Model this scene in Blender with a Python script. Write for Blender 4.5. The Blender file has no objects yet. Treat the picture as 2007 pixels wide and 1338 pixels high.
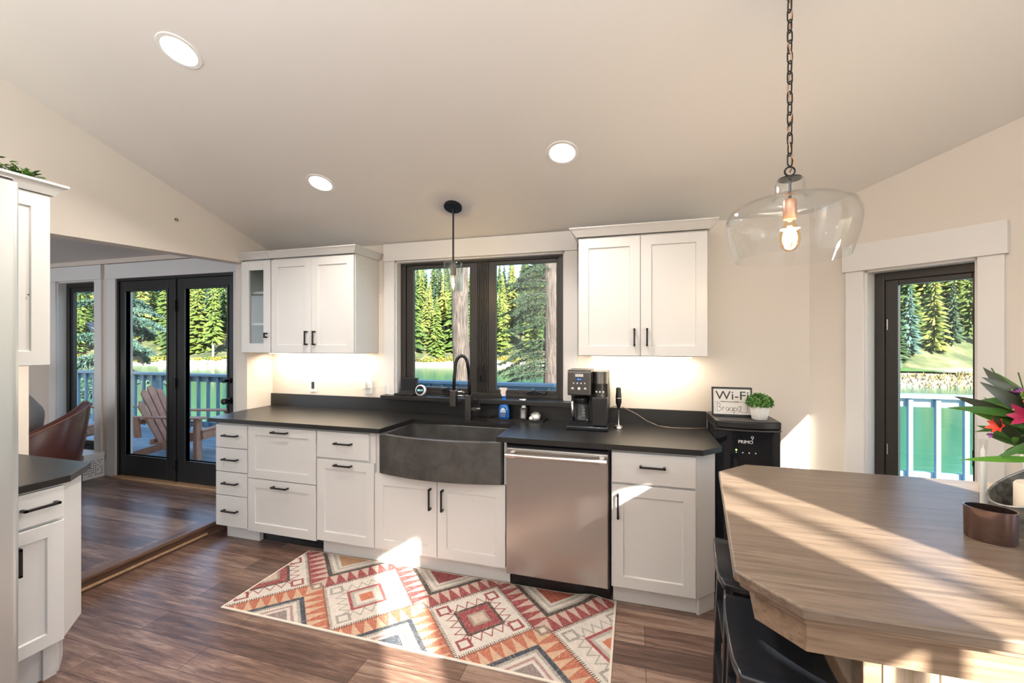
import bpy, bmesh, math, random
import numpy as np
from mathutils import Vector, Matrix, noise
random.seed(7)
sc = bpy.context.scene
COL = sc.collection
R = math.radians

# ------------------------------------------------------------------ camera, sky, sun, lights, exposure
cd = bpy.data.cameras.new('camera'); cam = bpy.data.objects.new('camera', cd); COL.objects.link(cam)
cam.location = (0.7406, -3.0655, 1.4851)
cam.rotation_euler = (R(90), 0, R(16.2))
cd.sensor_width = 36; cd.lens = 829.6 / 2007 * 36
cd.clip_start = 0.05; cd.clip_end = 1500
sc.camera = cam
sc.view_settings.view_transform = 'Standard'; sc.view_settings.look = 'None'
sc.view_settings.gamma = 1; sc.view_settings.use_curve_mapping = False
sc.view_settings.exposure = 1.0
sc.cycles.use_denoising = True
sc.cycles.max_bounces = 8; sc.cycles.transparent_max_bounces = 24
sc.cycles.sample_clamp_indirect = 6
sc.cycles.caustics_reflective = False; sc.cycles.caustics_refractive = False

w = bpy.data.worlds.new('sky'); sc.world = w; w.use_nodes = True
wn = w.node_tree; bg = wn.nodes['Background']
sky = wn.nodes.new('ShaderNodeTexSky'); sky.sky_type = 'NISHITA'; sky.sun_disc = False
sky.sun_elevation = R(35); sky.sun_rotation = R(144); sky.air_density = 1.0; sky.dust_density = 0.6
wn.links.new(sky.outputs[0], bg.inputs[0]); bg.inputs[1].default_value = 0.30

SUN_DIR = Vector((-0.588, 0.809, -0.483)).normalized()      # the way the light travels
def light(name, kind, loc, energy, color=(1, 1, 1), size=.1, size_y=None, aim=None, angle=None, spread=None):
    l = bpy.data.lights.new(name, kind); o = bpy.data.objects.new(name, l); COL.objects.link(o)
    o.location = loc; l.energy = energy; l.color = color
    if kind == 'AREA':
        l.size = size
        if size_y: l.shape = 'RECTANGLE'; l.size_y = size_y
        if spread: l.spread = R(spread)
    elif kind == 'SUN': l.angle = R(angle)
    else: l.shadow_soft_size = size
    if aim is not None: o.rotation_euler = Vector(aim).to_track_quat('-Z', 'Y').to_euler()
    o['kind'] = 'helper'
    return o
light('sunlight', 'SUN', (6, -8, 8), 20, (1, .93, .82), aim=SUN_DIR, angle=.6)
# fill added at the windowless rear wall; lamp boosting the right wall windows' daylight
light('rear_fill_lamp', 'AREA', (0.4, -6.0, 1.9), 14, (.95, .97, 1), 4.6, 2.6, aim=(0, 1, .06))
light('side_window_daylight', 'AREA', (2.75, -3.2, 1.7), 13, (.85, .93, 1), 2.6, 1.8, aim=(-1, .1, 0))
# upward fill lamp added out of view to brighten the ceiling
light('ceiling_fill_lamp', 'AREA', (-0.2, -4.3, 1.9), 98, (1, .98, .96), 2.2, 1.2, aim=(0, -.08, 1))
# fill lamp added in the neighbouring room, before its windowless near wall
light('lounge_fill_lamp', 'AREA', (-4.9, -3.7, 1.5), 32, (.86, .92, 1), 3.4, 1.8, aim=(0, 1, .12))

# ------------------------------------------------------------------ helpers
def tag(o, label=None, cat=None, group=None, kind=None):
    if label: o['label'] = label
    if cat: o['category'] = cat
    if group: o['group'] = group
    if kind: o['kind'] = kind
    return o
def frame(o, u, v, n=None):
    u = Vector(u).normalized(); v = Vector(v).normalized(); n = Vector(n).normalized() if n else u.cross(v)
    m = Matrix.Identity(4)
    for i in range(3): m[i][0], m[i][1], m[i][2], m[i][3] = u[i], v[i], n[i], o[i]
    return m
def front(x, y, z): return frame((x, y, z), (1, 0, 0), (0, 0, 1), (0, -1, 0))      # faces -y
def side(x, y, z): return frame((x, y, z), (0, 1, 0), (0, 0, 1), (1, 0, 0))        # faces +x

class G:
    def __init__(s, M=None): s.v = []; s.f = []; s.M = M or Matrix.Identity(4); s.bv = []
    def pts(s, ps):
        i = len(s.v); s.v += [tuple(s.M @ Vector(p)) for p in ps]; return i
    def face(s, *ix): s.f.append(tuple(ix))
    def box(s, x0, x1, y0, y1, z0, z1):
        i = s.pts([(x0,y0,z0),(x1,y0,z0),(x1,y1,z0),(x0,y1,z0),(x0,y0,z1),(x1,y0,z1),(x1,y1,z1),(x0,y1,z1)])
        for a in ((0,3,2,1),(4,5,6,7),(0,1,5,4),(1,2,6,5),(2,3,7,6),(3,0,4,7)): s.face(*[i+k for k in a])
        return s
    def prism(s, poly, z0, z1, axis='z'):
        f = {'z': lambda p, z: (p[0], p[1], z), 'x': lambda p, z: (z, p[0], p[1]), 'y': lambda p, z: (p[0], z, p[1])}[axis]
        n = len(poly); i = s.pts([f(p, z0) for p in poly] + [f(p, z1) for p in poly])
        s.f.append(tuple(i+k for k in reversed(range(n)))); s.f.append(tuple(i+n+k for k in range(n)))
        for k in range(n): s.face(i+k, i+(k+1) % n, i+n+(k+1) % n, i+n+k)
        return s
    def tube(s, path, r, n=8, closed=False, flat=1.0):
        path = [Vector(p) for p in path]; m = len(path); rs = r if isinstance(r, (list, tuple)) else [r]*m
        base = None; rings = []; up = None
        for k, p in enumerate(path):
            a = path[(k-1) % m] if (closed or k > 0) else p; b = path[(k+1) % m] if (closed or k < m-1) else p
            t = (b-a).normalized() if (b-a).length > 1e-9 else Vector((0,0,1))
            if up is None: up = t.orthogonal().normalized()
            up = (up - t*up.dot(t)); up = up.normalized() if up.length > 1e-6 else t.orthogonal().normalized()
            q = t.cross(up)
            rings.append(s.pts([p + (up*math.cos(2*math.pi*j/n)*flat + q*math.sin(2*math.pi*j/n))*rs[k] for j in range(n)]))
        for k in range(m if closed else m-1):
            a, b = rings[k], rings[(k+1) % m]
            for j in range(n): s.face(a+j, a+(j+1) % n, b+(j+1) % n, b+j)
        if not closed:
            s.f.append(tuple(rings[0]+j for j in reversed(range(n)))); s.f.append(tuple(rings[-1]+j for j in range(n)))
        return s
    def lathe(s, prof, c=(0,0,0), n=24, sx=1, sy=1, close=False):
        rings = []
        for r, z in prof:
            rings.append(s.pts([(c[0]+max(r,1e-4)*sx*math.cos(2*math.pi*j/n), c[1]+max(r,1e-4)*sy*math.sin(2*math.pi*j/n), c[2]+z) for j in range(n)]))
        K = len(rings)
        for k in range(K if close else K-1):
            a, b = rings[k], rings[(k+1) % K]
            for j in range(n): s.face(a+j, a+(j+1) % n, b+(j+1) % n, b+j)
        if not close:
            if prof[0][0] > 1e-3: s.f.append(tuple(rings[0]+j for j in reversed(range(n))))
            if prof[-1][0] > 1e-3: s.f.append(tuple(rings[-1]+j for j in range(n)))
        return s
    def shaker(s, w, h, t=.02, rail=.06, rec=.009):
        """a framed door with a sunk flat panel, lower left corner at the origin"""
        e = .0015
        R0 = [(0,0),(w,0),(w,h),(0,h)]; R1 = [(e,e),(w-e,e),(w-e,h-e),(e,h-e)]
        R2 = [(rail,rail),(w-rail,rail),(w-rail,h-rail),(rail,h-rail)]; q = rail+.004
        R3 = [(q,q),(w-q,q),(w-q,h-q),(q,h-q)]
        L = [s.pts([(a,b,0) for a,b in R0]), s.pts([(a,b,t-e) for a,b in R0]), s.pts([(a,b,t) for a,b in R1]), s.pts([(a,b,t) for a,b in R2]), s.pts([(a,b,t-rec) for a,b in R3])]
        for a, b in zip(L, L[1:]):
            for j in range(4): s.face(a+j, a+(j+1) % 4, b+(j+1) % 4, b+j)
        s.face(*[L[-1]+j for j in range(4)]); s.face(*[L[0]+j for j in (3,2,1,0)])
        return s
    def build(s, name, mat, parent=None, smooth=False, bevel=0, local=False, seg=2, solid=0, sub=0, angle=None):
        me = bpy.data.meshes.new(name)
        off = Vector((0,0,0))
        if parent is not None and not local:
            p = parent
            while p.parent is not None: p = p.parent
            off = p.location
        me.from_pydata([tuple(Vector(v)-off) for v in s.v], [], s.f)
        me.update()
        b = bmesh.new(); b.from_mesh(me); bmesh.ops.recalc_face_normals(b, faces=b.faces); b.to_mesh(me); b.free()
        if smooth:
            me.polygons.foreach_set('use_smooth', [True]*len(me.polygons))
            if angle: me.set_sharp_from_angle(angle=R(angle))
        me.materials.append(mat)
        o = bpy.data.objects.new(name, me); COL.objects.link(o)
        if parent is not None: o.parent = parent
        if solid: md = o.modifiers.new('solid', 'SOLIDIFY'); md.thickness = solid; md.offset = 0
        if bevel: md = o.modifiers.new('bevel', 'BEVEL'); md.width = bevel; md.segments = seg; md.limit_method = 'ANGLE'; md.angle_limit = R(40); md.harden_normals = False
        if sub: md = o.modifiers.new('sub', 'SUBSURF'); md.levels = sub; md.render_levels = sub
        return o
def empty(name, loc, rz=0, label=None, cat=None, group=None):
    o = bpy.data.objects.new(name, None); COL.objects.link(o); o.location = loc; o.rotation_euler = (0,0,rz); o.empty_display_size = .1
    return tag(o, label, cat, group)
def text(name, body, M, size, mat, parent=None, ext=.0006, align='LEFT', font_shear=0, scale_x=1):
    c = bpy.data.curves.new(name, 'FONT'); c.body = body; c.size = size; c.extrude = ext; c.align_x = align; c.shear = font_shear
    o = bpy.data.objects.new(name, c); COL.objects.link(o); c.materials.append(mat)
    M = M @ Matrix.Diagonal((scale_x, 1, 1, 1))
    dg = bpy.context.evaluated_depsgraph_get(); me = bpy.data.meshes.new_from_object(o.evaluated_get(dg)); me.name = name
    bpy.data.objects.remove(o); bpy.data.curves.remove(c); me.materials.clear(); me.materials.append(mat)
    o = bpy.data.objects.new(name, me); COL.objects.link(o)
    if parent is not None:
        root = parent
        while root.parent is not None: root = root.parent
        o.parent = parent
        M = Matrix.Translation(-root.location) @ M if root.rotation_euler.z == 0 else M
    o.matrix_local = M
    return o
def copy_tree(o, parent=None):
    c = o.copy(); COL.objects.link(c); c.parent = parent
    for ch in list(o.children): copy_tree(ch, c)
    return c

# ------------------------------------------------------------------ materials
def mat(name, color, rough=.5, metal=0, spec=.5, **k):
    m = bpy.data.materials.new(name); m.use_nodes = True; b = m.node_tree.nodes['Principled BSDF']
    b.inputs['Base Color'].default_value = (*color, 1); b.inputs['Roughness'].default_value = rough
    b.inputs['Metallic'].default_value = metal; b.inputs['Specular IOR Level'].default_value = spec
    for a, v in k.items(): b.inputs[a.replace('_', ' ')].default_value = v
    return m
def nd(m, t, **k):
    n = m.node_tree.nodes.new(t)
    for a, v in k.items(): setattr(n, a, v)
    return n
def lk(m, a, b): m.node_tree.links.new(a, b)
def bsdf(m): return m.node_tree.nodes['Principled BSDF']
def coords(m, scale=(1,1,1), rot=(0,0,0), kind='Object'):
    tc = nd(m, 'ShaderNodeTexCoord'); mp = nd(m, 'ShaderNodeMapping'); mp.inputs['Scale'].default_value = scale; mp.inputs['Rotation'].default_value = rot
    lk(m, tc.outputs[kind], mp.inputs[0]); return mp.outputs[0]
def noise_tex(m, vec, scale, detail=4, rough=.6, dist=0):
    n = nd(m, 'ShaderNodeTexNoise'); n.inputs['Scale'].default_value = scale; n.inputs['Detail'].default_value = detail
    n.inputs['Roughness'].default_value = rough; n.inputs['Distortion'].default_value = dist
    if vec is not None: lk(m, vec, n.inputs['Vector'])
    return n.outputs[0]
def ramp(m, fac, stops):
    r = nd(m, 'ShaderNodeValToRGB'); e = r.color_ramp.elements
    while len(e) < len(stops): e.new(.5)
    for x, (p, c) in zip(e, stops): x.position = p; x.color = (*c, 1)
    lk(m, fac, r.inputs[0]); return r.outputs[0]
def bump(m, h, strength=.1, dist=.01):
    b = nd(m, 'ShaderNodeBump'); b.inputs['Strength'].default_value = strength; b.inputs['Distance'].default_value = dist
    lk(m, h, b.inputs['Height']); lk(m, b.outputs[0], bsdf(m).inputs['Normal'])
def emis(name, color, strength):
    m = bpy.data.materials.new(name); m.use_nodes = True; t = m.node_tree; t.nodes.clear()
    e = t.nodes.new('ShaderNodeEmission'); e.inputs[0].default_value = (*color, 1); e.inputs[1].default_value = strength
    o = t.nodes.new('ShaderNodeOutputMaterial'); t.links.new(e.outputs[0], o.inputs[0]); return m
def glass(name, tint=(1,1,1), refl=1.0, rough=0.0):
    m = bpy.data.materials.new(name); m.use_nodes = True; t = m.node_tree; t.nodes.clear()
    tr = t.nodes.new('ShaderNodeBsdfTransparent'); tr.inputs[0].default_value = (*tint, 1)
    gl = t.nodes.new('ShaderNodeBsdfGlossy'); gl.inputs['Roughness'].default_value = rough
    fr = t.nodes.new('ShaderNodeLayerWeight'); fr.inputs[0].default_value = .5
    pw = t.nodes.new('ShaderNodeMath'); pw.operation = 'POWER'; pw.inputs[1].default_value = 4.2; t.links.new(fr.outputs['Facing'], pw.inputs[0])
    mu = t.nodes.new('ShaderNodeMath'); mu.operation = 'MULTIPLY_ADD'; mu.inputs[1].default_value = .75*refl; mu.inputs[2].default_value = .03*refl; mu.use_clamp = True
    mx = t.nodes.new('ShaderNodeMixShader'); o = t.nodes.new('ShaderNodeOutputMaterial')
    t.links.new(pw.outputs[0], mu.inputs[0]); t.links.new(mu.outputs[0], mx.inputs[0]); t.links.new(tr.outputs[0], mx.inputs[1]); t.links.new(gl.outputs[0], mx.inputs[2]); t.links.new(mx.outputs[0], o.inputs[0])
    return m

M = {}
def paint(key, color, rough=.6, bs=.04, sc_=60):
    m = mat(key, color, rough); bump(m, noise_tex(m, coords(m), sc_, 3), bs, .004); M[key] = m
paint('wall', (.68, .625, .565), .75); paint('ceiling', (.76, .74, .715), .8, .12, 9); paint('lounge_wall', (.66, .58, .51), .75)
paint('trim', (.70, .685, .67), .4, .02); paint('cabinet', (.64, .63, .615), .32, .01, 90)
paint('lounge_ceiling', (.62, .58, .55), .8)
M['bronze'] = mat('bronze frame', (.028, .024, .021), .38, 0); M['black_door'] = mat('black door paint', (.012, .013, .014), .35)
M['pull'] = mat('matte black metal', (.012, .012, .013), .38, .3)
M['glass'] = glass('window glass', (.97, .985, .98), .9); M['thin_glass'] = glass('clear lamp glass', (.985, .99, .99), .9)
M['lamp_glass2'] = glass('smoky lamp glass', (.88, .92, .905), 1.5)
m = mat('black leathered stone', (.012, .0115, .011), .33, 0, .55); bump(m, noise_tex(m, coords(m), 220, 3), .10, .002); M['stone'] = m
# dark laminate plank floor, boards running along x
def plank(name, cols, rough, bw=1.25, bh=.15, rot=0):
    m = mat(name, cols[0], rough, 0, .5); v = coords(m, (1,1,1), (0,0,rot))
    b = nd(m, 'ShaderNodeTexBrick'); b.inputs['Scale'].default_value = 1; b.inputs['Brick Width'].default_value = bw; b.inputs['Row Height'].default_value = bh
    b.inputs['Mortar Size'].default_value = .0012; b.inputs['Color1'].default_value = (0,0,0,1); b.inputs['Color2'].default_value = (1,1,1,1); b.inputs['Mortar'].default_value = (.5,.5,.5,1)
    b.offset = .37; b.squash = 1; lk(m, v, b.inputs['Vector'])
    # per-board shift of the grain
    sep = nd(m, 'ShaderNodeSeparateXYZ'); lk(m, v, sep.inputs[0])
    fl = nd(m, 'ShaderNodeMath', operation='DIVIDE'); fl.inputs[1].default_value = bh; lk(m, sep.outputs[1], fl.inputs[0])
    fl2 = nd(m, 'ShaderNodeMath', operation='FLOOR'); lk(m, fl.outputs[0], fl2.inputs[0])
    mu = nd(m, 'ShaderNodeMath', operation='MULTIPLY'); mu.inputs[1].default_value = 7.31; lk(m, fl2.outputs[0], mu.inputs[0])
    ad = nd(m, 'ShaderNodeMath', operation='ADD'); lk(m, mu.outputs[0], ad.inputs[0]); lk(m, sep.outputs[0], ad.inputs[1])
    cmb = nd(m, 'ShaderNodeCombineXYZ'); lk(m, ad.outputs[0], cmb.inputs[0]); lk(m, sep.outputs[1], cmb.inputs[1])
    mp = nd(m, 'ShaderNodeMapping'); mp.inputs['Scale'].default_value = (1.2, 14, 1); lk(m, cmb.outputs[0], mp.inputs[0])
    g = noise_tex(m, mp.outputs[0], 2.2, 8, .68, .6)
    mp2 = nd(m, 'ShaderNodeMapping'); mp2.inputs['Scale'].default_value = (3, 60, 1); lk(m, cmb.outputs[0], mp2.inputs[0])
    g2 = noise_tex(m, mp2.outputs[0], 3, 5, .6)
    a = nd(m, 'ShaderNodeMath', operation='MULTIPLY_ADD'); lk(m, b.outputs['Color'], a.inputs[0]); a.inputs[1].default_value = .30; lk(m, g, a.inputs[2])
    a2 = nd(m, 'ShaderNodeMath', operation='MULTIPLY_ADD'); lk(m, g2, a2.inputs[0]); a2.inputs[1].default_value = .35; lk(m, a.outputs[0], a2.inputs[2])
    c = ramp(m, a2.outputs[0], [(.55, cols[0]), (.75, cols[1]), (.9, cols[2]), (1.0, cols[3])])
    mx = nd(m, 'ShaderNodeMix', data_type='RGBA'); lk(m, b.outputs['Fac'], mx.inputs[0]); lk(m, c, mx.inputs[6]); mx.inputs[7].default_value = (.02,.012,.01,1)
    lk(m, mx.outputs[2], bsdf(m).inputs['Base Color'])
    bump(m, a2.outputs[0], .12, .003)
    return m
M['floor'] = plank('dark plank floor', [(.055,.031,.024), (.115,.066,.050), (.19,.115,.085), (.28,.19,.145)], .30)
def wood(name, cols, rough=.4, scale=(1.5, 26, 26), bs=.08, tex=2.0):
    m = mat(name, cols[0], rough); v = coords(m, scale); g = noise_tex(m, v, tex, 8, .66, 1.2)
    lk(m, ramp(m, g, [(.3, cols[0]), (.5, cols[1]), (.72, cols[2])]), bsdf(m).inputs['Base Color']); bump(m, g, bs, .003); return m
M['oak'] = wood('grey brown oak top', [(.085,.060,.043), (.145,.105,.078), (.215,.160,.120)], .30)
M['oak_apron'] = wood('oak apron', [(.14,.09,.055), (.22,.15,.10), (.31,.22,.15)], .5)
M['oak_board'] = wood('vertical oak boards', [(.26,.19,.13), (.42,.33,.24), (.56,.46,.36)], .5, (26, 26, 1.5))
M['step'] = wood('stair nose wood', [(.07,.035,.022), (.13,.07,.045), (.2,.12,.08)], .35, (26, 1.5, 26))
M['threshold'] = wood('oak threshold', [(.32,.18,.10), (.46,.29,.17), (.55,.36,.22)], .45)
M['cedar'] = wood('cedar slats', [(.36,.15,.085), (.48,.23,.14), (.58,.31,.2)], .55, (14, 14, 1.5))
M['deck'] = plank('blue grey deck boards', [(.10,.16,.20), (.17,.24,.28), (.25,.32,.36), (.34,.4,.43)], .6, 3.5, .14)
M['rail'] = mat('slate blue paint', (.13, .235, .32), .5)
M['black_wood'] = mat('black lacquered wood', (.010, .012, .016), .27, 0, .55)
m = M['black_wood']; bump(m, noise_tex(m, coords(m, (30, 3, 30)), 4, 5), .12, .002)
M['edge_wood'] = mat('worn ply edge', (.30, .24, .2), .45)
m = mat('brushed stainless', (.50, .49, .48), .29, 1); bump(m, noise_tex(m, coords(m, (400, 400, 4)), 2, 3), .03, .001); M['steel'] = m
bsdf(m).inputs['Anisotropic'].default_value = .5
M['satin'] = mat('pale satin steel', (.66,.69,.70), .38, .85)
M['chrome'] = mat('bright nickel', (.62, .60, .57), .2, 1)
m = mat('dark stone sink', (.055, .053, .05), .42); g = noise_tex(m, coords(m), 7, 5, .6, .5); lk(m, ramp(m, g, [(.35, (.04,.038,.036)), (.7, (.085,.08,.076))]), bsdf(m).inputs['Base Color']); M['sinkstone'] = m
M['black_plastic'] = mat('black plastic', (.010, .010, .011), .3); M['gloss_black'] = mat('gloss black', (.006, .008, .012), .08)
M['dark_steel'] = mat('dark brushed steel', (.10, .095, .09), .33, .9)
M['white_plastic'] = mat('white plastic', (.8, .8, .78), .35); M['white_ceramic'] = mat('white ceramic', (.82, .81, .79), .3)
M['lamp_disc'] = emis('lit downlight', (1, .96, .88), 9); M['bulb'] = emis('lit filament bulb', (1, .72, .42), 22); M['led'] = emis('warm led strip', (1, .84, .64), 10)
M['amber_glass'] = glass('amber bulb glass', (1, .86, .66), 1.0)
M['copper'] = mat('brushed copper socket', (.55, .30, .19), .35, .9)
M['red_mark'] = mat('dark ink', (.02, .02, .022), .5)
M['leather'] = mat('oxblood leather', (.115, .038, .028), .28, 0, .6)
m = M['leather']; bump(m, noise_tex(m, coords(m), 90, 3), .15, .003)
M['leather_edge'] = mat('tan leather welt', (.36, .17, .11), .35)
M['fabric_grey'] = mat('woven grey fabric', (.36, .32, .28), .9)

# ------------------------------------------------------------------ the setting
def struct(name, g, m, parent=None, **k):
    o = g.build(name, m, parent, **k)
    if parent is None: o['kind'] = 'structure'
    return o
SL = .333; Z0 = 2.283                       # ceiling pitch and height at the window wall
def cz(y): return Z0 - SL*y if y > -4.2 else Z0 + SL*4.2 + SL*(y+4.2)
XL = -2.40; XR = 2.85; YB = -6.2
struct('floor', G().box(XL-.0, XR+.1, YB, 0.0, -.06, 0), M['floor'])
struct('floor_lounge', G().box(-7.6, XL-.012, -4.0, 0.0, -.06, .09), M['floor'])
g = G(); g.prism([(XL-.03, 0, )[:2]], 0, 0) if False else None
struct('trim_step', G().box(XL-.05, XL+.03, -1.62, -.10, .068, .095), M['step'], bevel=.006)
struct('trim_step_riser', G().box(XL-.012, XL+.012, -1.62, -.10, 0, .068), M['step'])
struct('trim_step_strip', G().box(XL+.012, XL+.022, -1.60, -.62, .018, .030), M['threshold'])
g = G(); g.prism([(-1.0, 0)] * 0 or [(XL-.12, .14), (1.86, .14), (1.86+.06, .08), (XR+.12, -1.0), (XR+.12, YB), (XL-.12, YB)], 0, .1)
# ceiling: two pitched slabs
def ceil_slab(y0, y1):
    g = G(); z0, z1 = cz(y0), cz(y1)
    i = g.pts([(XL-.0,y0,z0),(XR+.06,y0,z0),(XR+.06,y1,z1),(XL-.0,y1,z1),(XL-.0,y0,z0+.14),(XR+.06,y0,z0+.14),(XR+.06,y1,z1+.14),(XL-.0,y1,z1+.14)])
    for a in ((0,3,2,1),(4,5,6,7),(0,1,5,4),(1,2,6,5),(2,3,7,6),(3,0,4,7)): g.face(*[i+k for k in a])
    return g
g = ceil_slab(.14, -4.2); g2 = ceil_slab(-4.2, YB-.1)
n = len(g.v); g.v += g2.v; g.f += [tuple(n+k for k in f) for f in g2.f]
struct('ceiling', g, M['ceiling'])
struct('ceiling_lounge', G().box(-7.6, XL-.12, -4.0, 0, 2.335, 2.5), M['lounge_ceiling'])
# window wall (kitchen part, lounge part)
def wall_with_holes(x0, x1, z0, z1, holes, y0=0, y1=.14, Mx=None):
    g = G(Mx); xs = x0
    for (a, b, c, d) in sorted(holes):
        g.box(xs, a, y0, y1, z0, z1); g.box(a, b, y0, y1, z0, c); g.box(a, b, y0, y1, d, z1); xs = b
    g.box(xs, x1, y0, y1, z0, z1); return g
struct('wall_back', wall_with_holes(XL-.12, 1.79+.058, -.06, Z0+.02, [(-1.145, .25, 1.02, 2.14)]), M['wall'])
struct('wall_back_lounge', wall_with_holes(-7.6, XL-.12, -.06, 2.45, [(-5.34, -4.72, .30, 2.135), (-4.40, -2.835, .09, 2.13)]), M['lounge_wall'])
# left wall: stub by the cabinets, sloping beam over the wide opening, full wall beside the refrigerator
def ywall(pts, x0, x1): return G().prism(pts, x0, x1, 'x')
struct('wall_left_stub', ywall([(-.262,-.06),(-.0,-.06),(-.0,cz(0)+.01),(-.262,cz(-.262)+.01)], XL-.12, XL), M['wall'])
struct('beam', ywall([(-.262,2.141),(-.262,cz(-.262)+.01),(-1.60,cz(-1.6)+.01),(-1.60,2.087)], XL-.12, XL), M['wall'])
struct('wall_left', ywall([(-1.60,-.06),(-1.60,cz(-1.6)+.01),(-4.2,cz(-4.2)+.01),(YB,cz(YB)+.01),(YB,-.06)], XL-.12, XL), M['wall'])
# angled wall with the narrow window
AC = (1.79, 0.0); U45 = (math.sin(math.pi/4), -math.cos(math.pi/4), 0)
AM = frame((1.79, 0, 0), U45, (0,0,1), (-math.sqrt(.5), -math.sqrt(.5), 0))     # u along the wall, v up, n into the room
LEN = 1.5
def upoly(g, poly, n0, n1):
    i = g.pts([(a, b, n0) for a, b in poly]); j = g.pts([(a, b, n1) for a, b in poly]); n = len(poly)
    g.f.append(tuple(i+k for k in range(n))); g.f.append(tuple(j+k for k in reversed(range(n))))
    for k in range(n): g.face(i+k, i+(k+1) % n, j+(k+1) % n, j+k)
cu = lambda u: Z0 + SL*u*.7071 + .01
g = G(AM)
upoly(g, [(0,-.06),(.286,-.06),(.286,cu(.286)),(0,cu(0))], 0, -.14)
upoly(g, [(.731,-.06),(LEN,-.06),(LEN,cu(LEN)),(.731,cu(.731))], 0, -.14)
upoly(g, [(.286,-.06),(.731,-.06),(.731,.55),(.286,.55)], 0, -.14)
upoly(g, [(.286,1.885),(.731,1.885),(.731,cu(.731)),(.286,cu(.286))], 0, -.14)
struct('wall_right_angled', g, M['wall'])
# right wall with three windows that let the sun in
YC = -1.0607
def rwall(holes):
    g = G(); ys = YC
    def col(a, b, z0=-.06, z1=None):
        g.prism([(a,z0),(b,z0),(b,(cz(b)+.04) if z1 is None else z1),(a,(cz(a)+.04) if z1 is None else z1)], XR, XR+.05, 'x')
    for (a, b, lo, ta, tb) in holes:
        col(ys, a); g.prism([(a,-.06),(b,-.06),(b,lo),(a,lo)], XR, XR+.05, 'x')
        g.prism([(a,ta),(b,tb),(b,cz(b)+.04),(a,cz(a)+.04)], XR, XR+.05, 'x'); ys = b
    return g
HOLES = [(-1.46, -2.28, .95, 1.955, 1.73), (-3.43, -4.04, .35, 2.38, 2.61), (-4.075, -4.25, .9, 2.13, 2.13)]
g = rwall(HOLES)
g.prism([(-4.25,-.06),(-5.38,-.06),(-5.38,cz(-5.38)+.01),(-4.25,cz(-4.25)+.01)], XR, XR+.05, 'x')
g.prism([(-5.38,-.06),(-5.84,-.06),(-5.84,.9),(-5.38,.9)], XR, XR+.05, 'x')
g.prism([(-5.38,3.08),(-5.84,3.14),(-5.84,cz(-5.84)+.01),(-5.38,cz(-5.38)+.01)], XR, XR+.05, 'x')
g.prism([(-5.84,-.06),(YB,-.06),(YB,cz(YB)+.01),(-5.84,cz(-5.84)+.01)], XR, XR+.05, 'x')
struct('wall_right', g, M['wall'])
struct('wall_rear', G().prism([(XL-.12,-.06),(XR+.05,-.06),(XR+.05,cz(YB)+.01),(XL-.12,cz(YB)+.01)], YB-.12, YB, 'y'), M['wall'])
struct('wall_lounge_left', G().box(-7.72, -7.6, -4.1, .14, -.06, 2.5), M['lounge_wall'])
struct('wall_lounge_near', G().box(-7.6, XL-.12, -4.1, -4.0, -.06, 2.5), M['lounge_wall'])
# baseboards
struct('baseboard_back', G().box(1.12, 1.79, -.015, 0, 0, .13), M['trim'], bevel=.004)
struct('baseboard_angled', G(AM).box(.01, LEN, 0, .13, 0, .015), M['trim'], bevel=.004)
g = G(); g.box(-4.72+.11, -4.52, -.016, 0, .09, .26); g.box(-4.72+.11, -4.52, -.020, 0, .09, .13); struct('baseboard_lounge', g, M['trim'], bevel=.003)

# casings
def casing(name, Mx, x0, x1, z0, z1, w=.10, head=.15, ear=.012, t=.02, sill=False, leftw=None, rightw=None, th=.03):
    g = G(Mx); lw = leftw if leftw is not None else w; rw = rightw if rightw is not None else w
    g.box(x0-lw, x0, z0, z1, 0, t); g.box(x1, x1+rw, z0, z1, 0, t); g.box(x0-lw-ear, x1+rw+ear, z1, z1+head, 0, th)
    return struct(name, g, M['trim'], bevel=.002)
def reveal(name, Mx, x0, x1, z0, z1, d=.14, bottom=True):
    e = .012; g = G(Mx)
    g.box(x0, x0+e, z0, z1, -d, .0); g.box(x1-e, x1, z0, z1, -d, .0); g.box(x0, x1, z1-e, z1, -d, .0)
    if bottom: g.box(x0, x1, z0, z0+e, -d, .0)
    return struct(name, g, M['trim'])
F0 = front(0, 0, 0)
casing('trim_1', F0, -1.145, .25, 1.055, 2.14, .095, Z0-2.14-.002, 0)
reveal('trim_2', F0, -1.145, .25, 1.02, 2.14, .14, False)
casing('trim_3', F0, -4.40, -2.835, .09, 2.13, .13, .15, .012, rightw=.30)
casing('trim_4', F0, -5.34, -4.72, .24, 2.135, .105, .15, .012)
reveal('trim_5', F0, -5.34, -4.72, .30, 2.135, .14)
struct('trim_6', G(F0).box(-7.5, -2.53, 2.29, 2.335, 0, .03), M['lounge_wall'])
casing('trim_7', AM, .286, .731, .50, 1.885, .086, .152, .012, t=.02, th=.034)
reveal('trim_8', AM, .286, .731, .55, 1.885, .14)
struct('trim_9', G(AM).box(.20, .82, .50, .55, -.05, .05), M['trim'], bevel=.003)
struct('trim_10', G().box(-4.40, -2.835, -.05, .10, .088, .108), M['threshold'], bevel=.003)

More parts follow.
